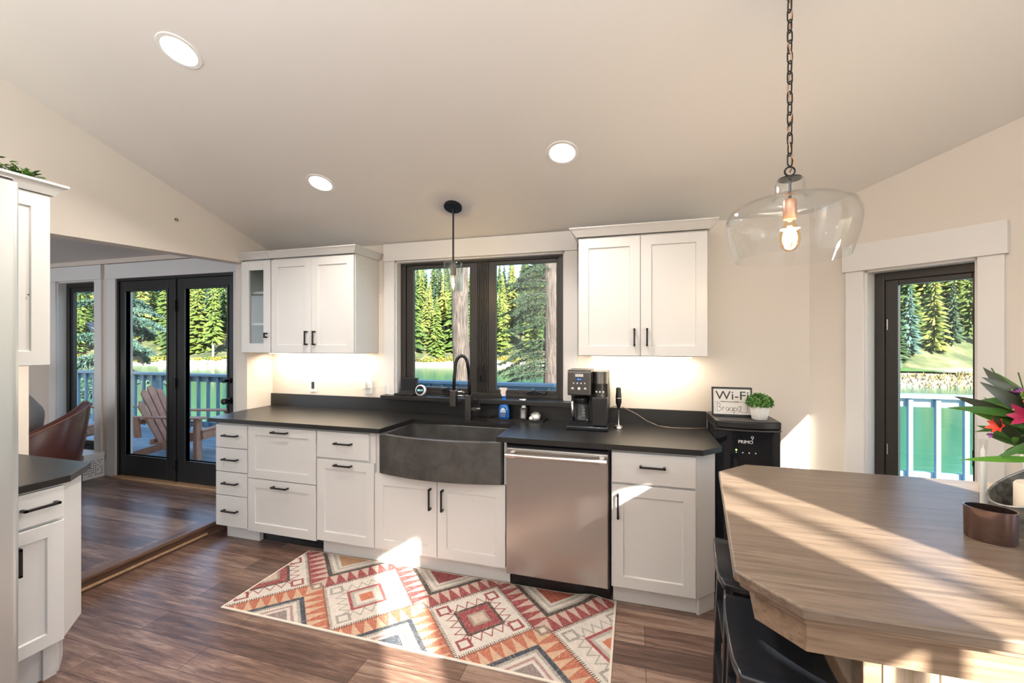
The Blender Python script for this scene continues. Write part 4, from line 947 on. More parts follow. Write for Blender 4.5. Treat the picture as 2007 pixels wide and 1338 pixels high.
G().lathe([(0,.942),(.052,.942),(.060,.955),(.062,.985),(.056,1.03),(.048,1.075),(.050,1.092),(.047,1.092),(.045,1.075),(.053,1.03),(.059,.985),(.057,.957),(.05,.946),(0,.945)], (cx,cy,0), 32).build('jug', M['thin_glass'], cf, smooth=True, angle=60)
G().lathe([(.050,1.075),(.053,1.080),(.053,1.112),(.03,1.12),(0,1.12)], (cx,cy,0), 28).build('collar', M['black_plastic'], cf, smooth=True, angle=40)
G().tube([(cx-.030,cy-.048,1.095),(cx-.042,cy-.088,1.09),(cx-.042,cy-.092,1.03),(cx-.034,cy-.066,.975)], .009, 8).build('handle', M['chrome'], cf, smooth=True)
for zc in (1.0, 1.02, 1.04, 1.06): G().tube([(cx+.056*math.cos(t), cy-.056*math.sin(t), zc) for t in (.9,1.0,1.1)], .0007, 4).build('level_mark', M['white_plastic'], cf)
# hand blender
c = empty('hand_blender', (.637, -.20, .914), 0, 'black and steel stick blender standing upright on the counter beside the coffee maker', 'blender')
hx, hy = .637, -.20
G().lathe([(0,0),(.030,0),(.031,.006),(.026,.016),(.008,.022),(.0055,.03),(.0055,.125),(.008,.13),(0,.131)], (hx,hy,.9145), 24).build('shaft', M['chrome'], c, smooth=True, angle=40)
G().lathe([(.008,.128),(.013,.15),(.019,.17),(.019,.215),(.016,.24),(.016,.262),(.010,.270),(0,.271)], (hx,hy,.9145), 24).build('grip', M['black_plastic'], c, smooth=True, angle=50)
G().lathe([(.0195,.196),(.0197,.198),(.0197,.20),(.0195,.202)], (hx,hy,.9145), 24).build('band', M['chrome'], c, smooth=True)
tag(G().tube([(.578,-.12,1.03),(.60,-.10,1.045),(.66,-.06,1.035),(.75,-.05,.99),(.82,-.055,.945),(.90,-.08,.919),(.98,-.10,.9175),(1.08,-.09,.9175),(1.15,-.06,.9175),(1.19,-.035,.918)], .0028, 6).build('power_cord', mat('taupe cord', (.20,.16,.14), .5), smooth=True), 'thin grey cord trailing across the counter from the coffee maker to the right end', 'cord')

# water dispenser with sign and plant
c = empty('water_dispenser', (1.36, -.22, 0), 0, 'tall gloss-black water dispenser standing between the counter end and the island', 'dispenser')
g = G(); x0, x1, yf, yb = 1.198, 1.530, -.352, -.045; N = 12
prof = [(x0, yb), (x0, yf+.02)] + [(x0+(x1-x0)*k/N, yf+.005 - .035*math.sin(math.pi*k/N)**.8) for k in range(N+1)] + [(x1, yf+.02), (x1, yb)]
G().prism(prof, .03, .985).build('body', M['gloss_black'], c, smooth=True, angle=30)
tp_ = [(x0-.004, yb), (x0-.004, yf+.015)] + [(x0-.004+(x1-x0+.008)*k/N, yf-.004 - .035*math.sin(math.pi*k/N)**.8) for k in range(N+1)] + [(x1+.004, yf+.015), (x1+.004, yb)]
G().prism(tp_, .985, 1.03).build('top_cap', M['black_plastic'], c, smooth=True, angle=30, bevel=.008)
G().prism([(a, b) for a, b in tp_], .975, .981).build('seam_trim', M['dark_steel'], c, smooth=True, angle=30)
G().box(x0+.02, x1-.02, -.34, -.05, .0, .03).build('foot', M['black_plastic'], c)
G().box(x0-.006, x0, -.30, -.10, .45, .85).build('side_grille', M['dark_steel'], c)
pf = front(1.345, yf-.0305, 0)
wh = mat('white print', (.75,.75,.73), .5)
text('lettering', 'PRIMO', pf @ Matrix.Translation((0,.905,.0005)), .026, wh, c, align='CENTER')
g = G(pf); g.tube([(.034+.006*math.cos(t), .941+.006*math.sin(t), .001) for t in [k*math.pi/6 for k in range(12)]], .0012, 5, closed=True); g.tube([(.038,.936,.001),(.034,.929,.001),(.036,.925,.001)], .0012, 5); g.build('logo_drop', wh, c)
for k in range(4): G(pf @ Matrix.Translation((-.048+.033*k,.852,0))).lathe([(0,0),(.0035,0),(.0035,.0012),(0,.0012)], n=10).build('indicator', wh, c)
G(pf @ Matrix.Translation((-.048,.866,0))).lathe([(0,0),(.0045,0),(.0045,.0014),(0,.0014)], n=12).build('indicator_lamp', emis('lit green lamp', (.35,1,.1), 3), c)
sg = empty('wifi_sign', (1.30, -.20, 1.03), 0, 'framed white Wi-Fi sign with a handwritten line, standing on the water dispenser', 'sign')
sm_ = frame((1.198, -.215, 1.0305), (1,0,0), (0,.10,1))
G(sm_).box(0, .222, .006, .172, -.012, -.001).build('board', mat('white board', (.80,.76,.72), .4), sg)
g = G(sm_); e = .0075; g.box(0, .222, 0, e+.004, -.014, .005); g.box(0, .222, .172-e, .176, -.014, .005); g.box(0, e, e, .172, -.014, .005); g.box(.222-e, .222, e, .172, -.014, .005); g.build('frame', M['black_plastic'], sg)
text('lettering', 'Wi-Fi', sm_ @ Matrix.Translation((.020,.100,0)), .074, M['red_mark'], sg, .0004, scale_x=1.12)
g = G(sm_)
def ink(pts, r=.0012): g.tube([(a, b, .0) for a, b in pts], r, 5)
ink([(.05,.088),(.10,.0855),(.15,.088)], .0014)
for (a, b) in (((.018,.086),(.018,.025)),): ink([a, (.015,.055), b, (.022,.020),(.19,.024),(.195,.030),(.195,.080),(.188,.085),(.022,.086),a], .0007)
def glyph(x, s, strokes):
    for st in strokes: ink([(x+a*s, .030+b*s) for a, b in st])
arc = lambda cx, cy, rx, ry, a0, a1, n=8: [(cx+rx*math.cos(math.radians(a0+(a1-a0)*k/n)), cy+ry*math.sin(math.radians(a0+(a1-a0)*k/n))) for k in range(n+1)]
S_ = .040
glyph(.028, S_, [[(0,0),(.02,1.2)], [(.02,1.2)]+arc(.15,.9,.32,.3,90,-80)+arc(.15,.3,.45,.32,80,-90)+[(0,0)]])
glyph(.060, S_, [[(0,.6),(0,0)],[(0,.4),(.12,.58),(.25,.56)]])
for xx in (.076,.099): glyph(xx, S_, [arc(.2,.28,.2,.26,60,380), [(.42,.55),(.42,.02)]])
glyph(.122, S_, [[(0,.55),(0,-.4)], arc(.17,.28,.19,.26,150,-150)])
glyph(.142, S_, [[(0,.6),(0,0)]])
glyph(.150, S_, [arc(.15,.55,.17,.2,160,-20,5)+[(.05,.1),(0,0),(.4,.02)]])
g.build('handwriting', M['red_mark'], sg)
pp = empty('potted_plant', (1.438, -.292, 1.03), 0, 'small round boxwood plant in a white pot on the water dispenser', 'plant')
pt = G().lathe([(0,0),(.036,0),(.040,.004),(.053,.078),(.053,.082),(.047,.082),(.044,.068),(0,.066)], (1.438,-.292,1.0305), 32).build('pot', M['white_ceramic'], pp, smooth=True, angle=50)
G().lathe([(0,.0),(.044,.0)], (1.438,-.292,1.0975), 20).build('soil', mat('dark soil', (.03,.02,.012), .9), pp)
lm2 = mat('boxwood leaf', (.045,.17,.018), .42); oi = nd(lm2, 'ShaderNodeNewGeometry'); lk(lm2, ramp(lm2, oi.outputs['Random Per Island'], [(0,(.02,.085,.01)),(.6,(.055,.20,.02)),(1,(.16,.36,.06))]), bsdf(lm2).inputs['Base Color'])
g = G(); rng = random.Random(11)
for k in range(900):
    th = math.acos(rng.uniform(-.25,1)); ph = rng.uniform(0,2*math.pi); rr_ = rng.uniform(.80,1.0)
    d = Vector((math.sin(th)*math.cos(ph), math.sin(th)*math.sin(ph), math.cos(th))); c0 = Vector((1.438,-.292,1.0305+.095)) + Vector((d.x*.066*rr_, d.y*.066*rr_, d.z*.052*rr_))
    t = (d + Vector((rng.gauss(0,.6), rng.gauss(0,.6), rng.gauss(0,.6)))).normalized(); blade(g, c0, t, d+Vector((.01,.02,.5)), .014, .0058, .2, 2, .2)
o = g.build('foliage', lm2, pp, smooth=True); o['kind'] = 'stuff'

# garland on the wall cabinet by the refrigerator
gl = empty('greenery_garland', (-2.05, -2.0, 2.233), 0, 'green leafy garland lying on top of the wall cabinet by the refrigerator', 'garland')
gm = mat('garland leaf', (.05,.15,.01), .45); oi = nd(gm, 'ShaderNodeNewGeometry'); lk(gm, ramp(gm, oi.outputs['Random Per Island'], [(0,(.015,.05,.006)),(.5,(.05,.15,.012)),(1,(.14,.30,.03))]), bsdf(gm).inputs['Base Color'])
G().tube([(-1.98,-1.80,2.238),(-2.0,-1.95,2.245),(-2.05,-2.2,2.25),(-2.05,-2.5,2.25)], .003, 5).build('stem', mat('brown twig', (.08,.05,.03), .7), gl, smooth=True)
g = G(); rng = random.Random(4)
for k in range(640):
    t = rng.random()**.9; y_ = -1.78-t*.72; sp = .014+.060*min(1, t*3.5); x_ = -1.965-.06*t
    c0 = (x_+rng.gauss(0,1)*sp*.8, y_, 2.242+abs(rng.gauss(0,1))*sp*.55); blade(g, c0, (rng.gauss(0,.7), rng.uniform(-.3,1.2), rng.uniform(-.1,.5)), (0,0,1), .038, .010, .2, 3, .2)
for (x_, y_) in ((-1.93,-1.765),(-1.935,-1.735),(-1.925,-1.72)): blade(g, (x_,y_,2.236), (.2,1,.05), (0,0,1), .025, .008, .1, 3)
o = g.build('foliage', gm, gl, smooth=True); o['kind'] = 'stuff'

# ------------------------------------------------------------------ lounge
ch = empty('tub_armchair', (-4.55, -.64, .09), R(50), 'oxblood leather tub armchair with stitched rim in the lounge by the window', 'armchair')
g = G(); N = 40; tk_ = .075
def rimz(a):      # high at the back (a = 0, +x side), low at the arms
    t = abs(((a+math.pi) % (2*math.pi))-math.pi)/math.pi
    return .83 - .34*min(1, t*1.75)**1.25
A0, A1 = -2.35, 2.35
rows = []
for k in range(N+1):
    a = A0+(A1-A0)*k/N; c_, s_ = math.cos(a), math.sin(a); z = rimz(a); lean = .06*max(0, c_)
    ro, ri = .385, .385-tk_
    rows.append(g.pts([(ro*.90*c_, ro*.90*s_, .10), (ro*.97*c_+lean*.4, ro*.97*s_, z*.5), (ro*c_+lean, ro*s_, z-.03), ((ro-.015)*c_+lean, (ro-.015)*s_, z-.004), ((ro+ri)/2*c_+lean, (ro+ri)/2*s_, z+.006), ((ri+.012)*c_+lean, (ri+.012)*s_, z-.008), (ri*c_+lean, ri*s_, z-.04), (ri*.97*c_, ri*.97*s_, .32), (ri*.95*c_, ri*.95*s_, .10)]))
K = 9
for a, b in zip(rows, rows[1:]):
    for j in range(K): g.face(a+j, b+j, b+(j+1) % K, a+(j+1) % K)
g.f.append(tuple(rows[0]+j for j in range(K))); g.f.append(tuple(rows[-1]+j for j in reversed(range(K))))
sh = g.build('shell', M['leather'], ch, smooth=True, local=True, angle=70)
g = G(); pts = []
for k in range(N+1):
    a = A0+(A1-A0)*k/N; lean = .06*max(0, math.cos(a)); pts.append((.387*math.cos(a)+lean, .387*math.sin(a), rimz(a)-.022))
g.tube(pts, .006, 6); g.build('welt', M['leather_edge'], sh, smooth=True, local=True)
G().lathe([(0,.12),(.30,.12),(.31,.16),(.31,.38),(.29,.42),(0,.43)], (-.02,0,0), 32).build('seat_cushion', M['leather'], ch, smooth=True, local=True, angle=60)
for a in (.8, 2.35, 3.9, 5.5): G().tube([(.26*math.cos(a), .26*math.sin(a), .12), (.29*math.cos(a), .29*math.sin(a), 0)], [.02,.014], 8).build('leg', M['black_wood'], ch, local=True)
cu_ = empty('cushion', (-4.52, -.60, .66), 0, 'grey-beige cushion with a dark tie leaning inside the leather armchair', 'cushion')
g = G(frame((0,0,.13), (.5,-.55,.5), (-.3,.25,1))); N = 10; tops = []; bots = []
for i in range(N+1):
    for j in range(N+1):
        u, v = -1+2*i/N, -1+2*j/N; e = 1-.08*(1-abs(u))*0; th = .062*(1-u**4)*(1-v**4)**1; pin_ = 1-.10*(1-u*u)*(v*v) ; pin2 = 1-.10*(1-v*v)*(u*u)
        tops.append((.19*u*pin2, .19*v*pin_, th)); bots.append((.19*u*pin2, .19*v*pin_, -th))
a = g.pts(tops); b = g.pts(bots)
for i in range(N):
    for j in range(N):
        k = i*(N+1)+j; g.face(a+k, a+k+1, a+k+N+2, a+k+N+1); g.face(b+k, b+k+N+1, b+k+N+2, b+k+1)
cs = g.build('cover', M['fabric_grey'], cu_, smooth=True, local=True)
G(frame((0,0,.13), (.5,-.55,.5), (-.3,.25,1))).tube([(-.15,-.12,.05),(-.08,-.02,.075),(0,.03,.078),(.08,.03,.07),(.13,.08,.045)], .008, 6).build('tie', M['black_wood'], cu_, smooth=True, local=True)
bn = empty('low_bench', (-4.78, -.12, .09), 0, 'low white storage bench with dark printed dots on its end, under the lounge window', 'bench')
g = G(); g.box(-5.7, -4.545, -.20, -.025, .30, .345); g.box(-5.7, -5.66, -.20, -.025, .09, .30); g.box(-4.60, -4.55, -.205, -.025, .09, .30); g.box(-5.66, -4.6, -.06, -.03, .09, .3); g.build('body', M['trim'], bn, bevel=.003)
g = G(); rng = random.Random(2)
for r_ in range(7):
    for q in range(9):
        if rng.random() < .8: y_ = -.195+q*.018; z_ = .125+r_*.023; g.box(-4.5500, -4.5490, y_, y_+.009, z_, z_+.008)
g.build('printed_marks', M['pull'], bn)
G().box(-4.85, -4.62, -.15, -.05, .0902, .19).build('drawer', M['trim'], bn, bevel=.003)
tl = empty('table_lamp', (-5.20, -.55, .60), 0, 'white-shaded table lamp in the lounge, seen below the left wall cabinet', 'lamp')
G().lathe([(.19,0),(.10,.20)], (-5.20,-.55,1.10), 32).build('shade', mat('lit lampshade', (.85,.78,.68), .8, Transmission_Weight=.0, Emission_Color=(1,.86,.68,1), Emission_Strength=.55), tl, smooth=True, solid=.003)
G().lathe([(0,0),(.07,0),(.07,.015),(.02,.03),(.045,.12),(.05,.25),(.02,.38),(.012,.50),(0,.5)], (-5.20,-.55,.60), 24).build('base', M['white_ceramic'], tl, smooth=True)
light('lounge_table_lamp', 'POINT', (-5.20,-.55,1.18), 6, (1,.80,.58), .04)
st = empty('side_table', (-5.20, -.55, .09), 0, 'small dark side table under the white-shaded lamp in the lounge', 'table')
G().lathe([(0,.49),(.20,.49),(.20,.509),(0,.509)], (-5.20,-.55,.09), 32).build('top', M['step'], st); 
for a in (.5,2.6,4.7): G().tube([(-5.20+.15*math.cos(a),-.55+.15*math.sin(a),.09),(-5.20+.1*math.cos(a),-.55+.1*math.sin(a),.585)], .012, 8).build('leg', M['pull'], st)
# ------------------------------------------------------------------ outside: deck, chairs, railing
DZ = .03
struct('deck', G().box(-9.5, 5.2, .14, 2.35, -.10, DZ), M['deck'])
struct('deck_trim', G().box(-9.5, 5.2, 2.35, 2.39, -.35, DZ+.0), M['rail'])
def railing(name, x0, x1, yr, sp, label, off=0):
    r = empty(name, ((x0+x1)/2, yr, DZ), 0, label, 'railing')
    G().box(x0, x1, yr-.07, yr+.07, .925, .963).build('top_rail', M['rail'], r, bevel=.004)
    G().box(x0, x1, yr+.0, yr+.036, .835, .925).build('upper_board', M['rail'], r)
    G().box(x0, x1, yr+.0, yr+.036, .10, .19).build('lower_board', M['rail'], r)
    x = x0+.1+off; b = G().box(-.019, .019, -.038, 0, .07, .915)
    p = None
    while x < x1-.05:
        if p is None: p = b.build('baluster', M['rail'], r, local=True, bevel=.003); o = p
        else: o = p.copy(); COL.objects.link(o); o.parent = r
        o.location = (x-r.location.x, 0, -DZ); x += sp
    x = x0+.02
    while x < x1+.01: G().box(x-.045, x+.045, yr+.036, yr+.126, DZ-.3, .92).build('post', M['rail'], r, bevel=.004); x += (x1-x0-.04)/max(1, round((x1-x0)/2.2))
    return r
railing('deck_railing', -9.4, -.2, 2.1, .205, 'slate-blue deck railing with close balusters outside the french door and sink window')
railing('deck_railing', -.1, 5.1, 2.1, .222, 'slate-blue deck railing in full sun outside the narrow right-hand window', .035)
# the porch post beside the french door
tag(G().box(-5.10, -5.0, 1.92, 2.02, DZ, 3.0).build('porch_post', M['rail'], bevel=.005), 'blue porch post behind the left pane of the french door', 'post')

def adirondack(x, y, rz, label):
    r = empty('adirondack_chair', (x, y, DZ), rz, label, 'chair', 'cedar deck chairs'); W = M['cedar']
    # local: the sitter looks along +x, width along y
    for s in (-1, 1):
        g = G(); g.prism([(.40,.36),(.44,.30),(-.42,0),(-.52,0),(-.50,.06),(.36,.38)], s*.25-.012, s*.25+.012, 'y'); g.build('side_rail', W, r, local=True)
        G().box(.36, .40, s*.285-.045, s*.285+.045, 0, .56).build('front_leg', W, r, local=True, bevel=.003)
        G().prism([(-.34,.30),(-.27,.30),(-.30,.58),(-.37,.58)], s*.285-.012, s*.285+.012, 'y').build('back_leg', W, r, local=True)
        g = G(); g.prism([(-.42,s*.27-.03),(.30,s*.31-.07),(.46,s*.31-.065),(.50,s*.31),(.46,s*.31+.065),(.30,s*.31+.07),(-.42,s*.27+.04)], .56, .582); g.build('arm', W, r, local=True, bevel=.003)
        G().prism([(.33,.44),(.33,.56),(.25,.56)], s*.34-.012, s*.34+.012, 'y').build('arm_bracket', W, r, local=True)
    for k in range(6):
        x_ = .38-k*.095; G().box(x_-.042, x_+.042, -.262, .262, .375-(k*.095)*.36, .397-(k*.095)*.36).build('seat_slat', W, r, local=True, bevel=.003)
    d = Vector((-.36, 0, .93)).normalized(); o0 = Vector((-.135, 0, .21))
    for k in range(5):
        t = (k-2); u0 = t*.088; u1 = t*.112; L = .80-.055*t*t; hw = .038
        Mx = frame(tuple(o0), (0,1,0), tuple(d)); g = G(Mx); n = 6
        c = [(u0-hw*.9, 0), (u0+hw*.9, 0), (u1+hw*1.25, L-.05)] + [(u1+hw*1.25*math.cos(a), L-.05+(.05 - .012*t*math.copysign(1, math.cos(a)))*math.sin(a)) for a in [math.pi*j/6 for j in range(1, 6)]] + [(u1-hw*1.25, L-.05)]
        g.prism(c, 0, .020, 'z'); g.build('back_slat', W, r, local=True, bevel=.003)
    G().box(-.325, -.30, -.29, .29, .47, .53).build('back_rail', W, r, local=True); G().box(-.19, -.165, -.26, .26, .20, .27).build('back_rail', W, r, local=True)
    G().box(.40, .42, -.26, .26, .27, .37).build('front_apron', W, r, local=True); r.scale = (1.1, 1, .92)
    return r
adirondack(-4.86, 1.00, R(14), 'cedar slatted deck chair outside the french door, arm in front of the right pane')
adirondack(-6.55, .78, R(14), 'cedar slatted deck chair outside the lounge window, farther left')

# ------------------------------------------------------------------ lake, far shore, forest
LZ = -4.0
YAW = R(16.2); RT = Vector((math.cos(YAW), math.sin(YAW))); FW = Vector((-math.sin(YAW), math.cos(YAW))); CO = Vector((.74, -3.07))
def ab(a, b): p = CO + RT*a + FW*b; return p.x, p.y
m = mat('green lake water', (.022, .115, .08), .12, 0, .5); bump(m, noise_tex(m, coords(m, (.25,1,1)), 2.2, 4, .55), .25, .05); M['water'] = m
def shoreb(a):
    pts = [(-400,115),(-160,108),(-60,95),(0,93),(18,90),(32,74),(42,56),(52,50),(70,52),(120,60),(300,80)]
    for (x0, y0), (x1, y1) in zip(pts, pts[1:]):
        if x0 <= a <= x1: return y0+(y1-y0)*(a-x0)/(x1-x0)
    return 100
def hz(a, b):
    s = b-shoreb(a); rt = min(1, max(0, (a-15)/30))
    if s < 0: return LZ - .6*min(1, -s/3)
    flat = 5*(1-rt) + 12*rt
    z = LZ + .35*min(s, 2) + .06*min(s, flat)
    if s > flat: z += (s-flat)*(.30*(1-rt)+.48*rt)
    nz = noise.noise(Vector((a*.03, b*.03, 0)))*4*min(1, s/20) + noise.noise(Vector((a*.3, b*.3, 2)))*.5*min(1, s/4)
    if s > 100: z -= (s-100)*.40
    return z + nz
g = G(); q = 400; i = g.pts([(-420, 2.6, LZ), (300, 2.6, LZ), (300, 330, LZ), (-420, 330, LZ)]); g.face(i, i+1, i+2, i+3)
struct('lake', g, M['water'])
m = mat('hillside ground', (.2,.2,.08), .95); v = coords(m); g1 = noise_tex(m, v, .22, 6, .65)
geo = nd(m, 'ShaderNodeNewGeometry'); sp = nd(m, 'ShaderNodeSeparateXYZ'); lk(m, geo.outputs['Position'], sp.inputs[0])
base = ramp(m, g1, [(.35,(.02,.032,.01)),(.48,(.045,.06,.018)),(.58,(.09,.09,.04)),(.72,(.15,.125,.075))])
mr = nd(m, 'ShaderNodeMapRange'); mr.inputs[1].default_value = LZ+.9; mr.inputs[2].default_value = LZ+1.6; lk(m, sp.outputs[2], mr.inputs[0])
mx = nd(m, 'ShaderNodeMix', data_type='RGBA'); lk(m, mr.outputs[0], mx.inputs[0]); mx.inputs[6].default_value = (.22,.20,.165,1); lk(m, base, mx.inputs[7]); lk(m, mx.outputs[2], bsdf(m).inputs['Base Color'])
g = G(); A = [-230+7*k for k in range(56)]; rows = []
for a in A: rows.append(g.pts([(*ab(a, shoreb(a)-4+s), hz(a, shoreb(a)-4+s)) for s in (0,3,5,7,9,12,16,20,25,30,37,45,55,66,80,95,110,124,140,170)]))
for p, q in zip(rows, rows[1:]):
    for j in range(19): g.face(p+j, q+j, q+j+1, p+j+1)
struct('hill', g, m, smooth=True)
m = mat('lawn', (.025,.07,.01), .9); g = G(); pts = [(46,61.5),(58,55.5),(74,58),(90,65),(90,67),(74,61),(60,59),(48,63)]; i = g.pts([(*ab(a, b), hz(a, b)+.25) for a, b in pts]); g.f.append(tuple(i+k for k in range(len(pts)))); struct('lawn', g, m)
m = mat('orange shore grass', (.50,.30,.10), .9); 
# bright grasses along the near right shore: uncountable blades
g = G(); rng = random.Random(21)
for k in range(2600):
    a = rng.uniform(38, 84); s = rng.uniform(-.6, 4.6)**1.0; b = shoreb(a)+s; x_, y_ = ab(a, b); z = hz(a, b); h = rng.uniform(.15,.55); w_ = rng.uniform(.05,.12); t = rng.uniform(0, math.pi)
    i = g.pts([(x_-w_*math.cos(t), y_-w_*math.sin(t), z), (x_+w_*math.cos(t), y_+w_*math.sin(t), z), (x_+rng.gauss(0,.12), y_+rng.gauss(0,.12), z+h)]); g.face(i, i+1, i+2)
gi = nd(m, 'ShaderNodeNewGeometry'); lk(m, ramp(m, gi.outputs['Random Per Island'], [(0,(.09,.075,.025)),(.5,(.18,.12,.045)),(1,(.13,.14,.04))]), bsdf(m).inputs['Base Color'])
o = g.build('shore_grass', m); tag(o, 'band of orange and yellow grasses along the far shore, right window', 'grass', kind='stuff')

def foliage_mat(name, stops, rough=.75, trans=.0):
    m = mat(name, stops[0][1], rough, 0, .2); oi = nd(m, 'ShaderNodeObjectInfo'); gi = nd(m, 'ShaderNodeNewGeometry')
    ma = nd(m, 'ShaderNodeMath', operation='MULTIPLY_ADD'); lk(m, gi.outputs['Random Per Island'], ma.inputs[0]); ma.inputs[1].default_value = .35; lk(m, oi.outputs['Random'], ma.inputs[2])
    m2 = nd(m, 'ShaderNodeMath', operation='SUBTRACT'); lk(m, ma.outputs[0], m2.inputs[0]); m2.inputs[1].default_value = .17
    lk(m, ramp(m, m2.outputs[0], stops), bsdf(m).inputs['Base Color']); return m
M['conifer'] = foliage_mat('conifer needles', [(0,(.010,.027,.009)),(.4,(.034,.062,.013)),(.75,(.078,.108,.020)),(1,(.13,.135,.030))])
M['spruce'] = foliage_mat('blue spruce needles', [(0,(.025,.065,.055)),(1,(.07,.125,.10))])
M['darkneedle'] = foliage_mat('dark fir needles', [(0,(.008,.022,.010)),(1,(.03,.055,.028))])
M['bush'] = foliage_mat('shore bush leaves', [(0,(.05,.08,.015)),(.5,(.12,.12,.025)),(1,(.22,.15,.025))])
m = mat('rough bark', (.2,.15,.12), .9); nn = noise_tex(m, coords(m, (18,18,2.2)), 2, 7, .7, .4); lk(m, ramp(m, nn, [(.35,(.018,.013,.011)),(.52,(.065,.05,.042)),(.7,(.14,.12,.105))]), bsdf(m).inputs['Base Color']); bump(m, nn, .9, .04); M['bark'] = m
M['bough'] = mat('dark bough bark', (.035,.026,.02), .9); M['thin_bark'] = mat('pale bark', (.2,.16,.12), .9)
def conifer_mesh(seed, layers=15, spikes=11, H=1.0, Rb=.16, start=.10, droop=.35, ragged=.3):
    """unit-height crown of drooping boughs, each a small bent blade with side twigs"""
    rng = random.Random(seed); g = G()
    for l in range(layers):
        t = l/(layers-1); z = start+(1-start)*t**.92; rad = Rb*(1-t)**.85*(1+rng.uniform(-.12,.12))+.006
        ns = max(5, int(spikes*(1-.45*t)))
        for k in range(ns):
            a = 2*math.pi*(k+rng.random()*.8)/ns; L = rad*rng.uniform(1-ragged, 1.12); c, s = math.cos(a), math.sin(a); zz = z+rng.uniform(-.015,.02); dr = droop*L*rng.uniform(.6,1.3); w_ = L*rng.uniform(.12,.24)
            i = g.pts([(0,0,zz+.02), (c*L*.55-s*w_, s*L*.55+c*w_, zz-dr*.55-.004), (c*L*.6, s*L*.6, zz-dr*.3+.008), (c*L*.55+s*w_, s*L*.55-c*w_, zz-dr*.55-.004), (c*L, s*L, zz-dr), (c*L*.8-s*w_*.7, s*L*.8+c*w_*.7, zz-dr*.95), (c*L*.8+s*w_*.7, s*L*.8-c*w_*.7, zz-dr*.95)])
            g.face(i, i+1, i+2); g.face(i, i+2, i+3); g.face(i+1, i+5, i+2); g.face(i+2, i+5, i+4); g.face(i+2, i+4, i+6); g.face(i+2, i+6, i+3)
    i = g.pts([(.012,0,1-.05),(-.008,.01,1-.05),(-.008,-.01,1-.05),(0,0,1.02)]); g.face(i,i+1,i+3); g.face(i+1,i+2,i+3); g.face(i+2,i,i+3)
    return g
VAR = [(1,30,14,.165,.08,.28,.6),(2,34,14,.14,.12,.35,.65),(3,30,15,.20,.04,.22,.6),(4,34,12,.125,.20,.4,.7),(5,32,15,.18,.03,.3,.55)]
protos = []
for (sd, la, spk, rb, st_, dr_, rgd) in VAR:
    cm_ = conifer_mesh(sd, la, spk, 1, rb, st_, dr_, rgd)
    protos.append((cm_, None))
trunk_g = G().tube([(0,0,-.05),(0,0,.5),(0,0,.95)], [.014,.009,.002], 6)
ptrees = {}
def far_tree(kind, var, a, b, h, label, group, lean=0):
    x_, y_ = ab(a, b); z = hz(a, b)-.3
    key = (kind, var)
    if key not in ptrees:
        r = bpy.data.objects.new('conifer_tree', None); COL.objects.link(r)
        protos[var][0].build('crown', M[kind], r, local=True); trunk_g.build('trunk', M['thin_bark'], r, local=True); ptrees[key] = r
    else: r = copy_tree(ptrees[key])
    r.location = (x_, y_, z); r.scale = (h, h, h); r.rotation_euler = (0, 0, random.uniform(0, 6.28)); tag(r, label, 'tree', group); return r
rng = random.Random(99)
taken = []
def sector(n, r0, r1, smax, hh, kinds, label, group, vs=(0,1,2,3,4), s0=6):
    for k in range(n):
        t = (k+.5)/n; best = None
        for _try in range(14):
            s = s0+smax*(t**.85)*rng.uniform(.85,1.15); r_ = rng.uniform(r0, r1); b = 90
            for _ in range(6): b = shoreb(r_*b)+s
            dmin = min([math.hypot(r_*b-p, b-q) for p, q in taken], default=99)
            if best is None or dmin > best[0]: best = (dmin, r_, b)
            if dmin > 5.5: break
        _, r_, b = best; taken.append((r_*b, b))
        far_tree(rng.choice(kinds), rng.choice(vs), r_*b, b, rng.uniform(*hh), label, group)
sector(116, -1.12, -.66, 74, (14,22), ['conifer']*6+['darkneedle'], 'conifer on the wooded far shore seen through the lounge glass', 'conifers seen through the lounge glass')
sector(112, -.27, .15, 74, (14,22), ['conifer']*6+['darkneedle'], 'conifer on the wooded far shore seen through the sink window', 'conifers seen through the sink window')
sector(66, .86, 1.18, 55, (12,19), ['conifer']*7+['darkneedle'], 'conifer on the steep far bank seen through the right window', 'conifers seen through the right window', s0=16)
# single trees that stand out by the lawn, right window
far_tree('spruce', 0, 62*1.0, 66, 11.5, 'pale blue-green spruce standing alone at the lawn edge, right half of the narrow window', None)
far_tree('conifer', 2, 57.5, 64, 12.5, 'tall full conifer at the lawn edge, left half of the narrow window', None)
far_tree('spruce', 2, 55.2, 61.5, 7, 'short blue-green spruce in front of the tall conifer, left half of narrow window', None)
# shore bushes
bush_me = None
def bush(a, b, s, label, group):
    global bush_me
    r = None
    if bush_me is None:
        g = G(); q = random.Random(8)
        for k in range(260):
            th = math.acos(q.uniform(-.1,1)); ph = q.uniform(0,6.28); rr_ = q.uniform(.6,1); d = Vector((math.sin(th)*math.cos(ph), math.sin(th)*math.sin(ph), math.cos(th)*.8)); c = d*rr_
            t = Vector((q.gauss(0,1),q.gauss(0,1),q.gauss(0,1))).normalized(); u = t.orthogonal().normalized()*.13; i = g.pts([c-t*.15, c+u, c+t*.15, c-u]); g.face(i,i+1,i+2,i+3)
        r = g.build('bush', M['bush']); bush_me = r
    else: r = bush_me.copy(); COL.objects.link(r)
    x_, y_ = ab(a, b); r.location = (x_, y_, hz(a, b)-.1); r.scale = (s*1.3, s*1.3, s); r.rotation_euler = (0,0,random.uniform(0,6)); tag(r, label, 'bush', group)
for k in range(20):
    r_ = -1.12+.46*(k+.5)/20; b = 90
    for _ in range(6): b = shoreb(r_*b)+rng.uniform(3,6)
    bush(r_*b, b, rng.uniform(1.0,1.7), 'yellow-green bush along the far shore line seen through the lounge glass', 'shore bushes through the lounge glass')
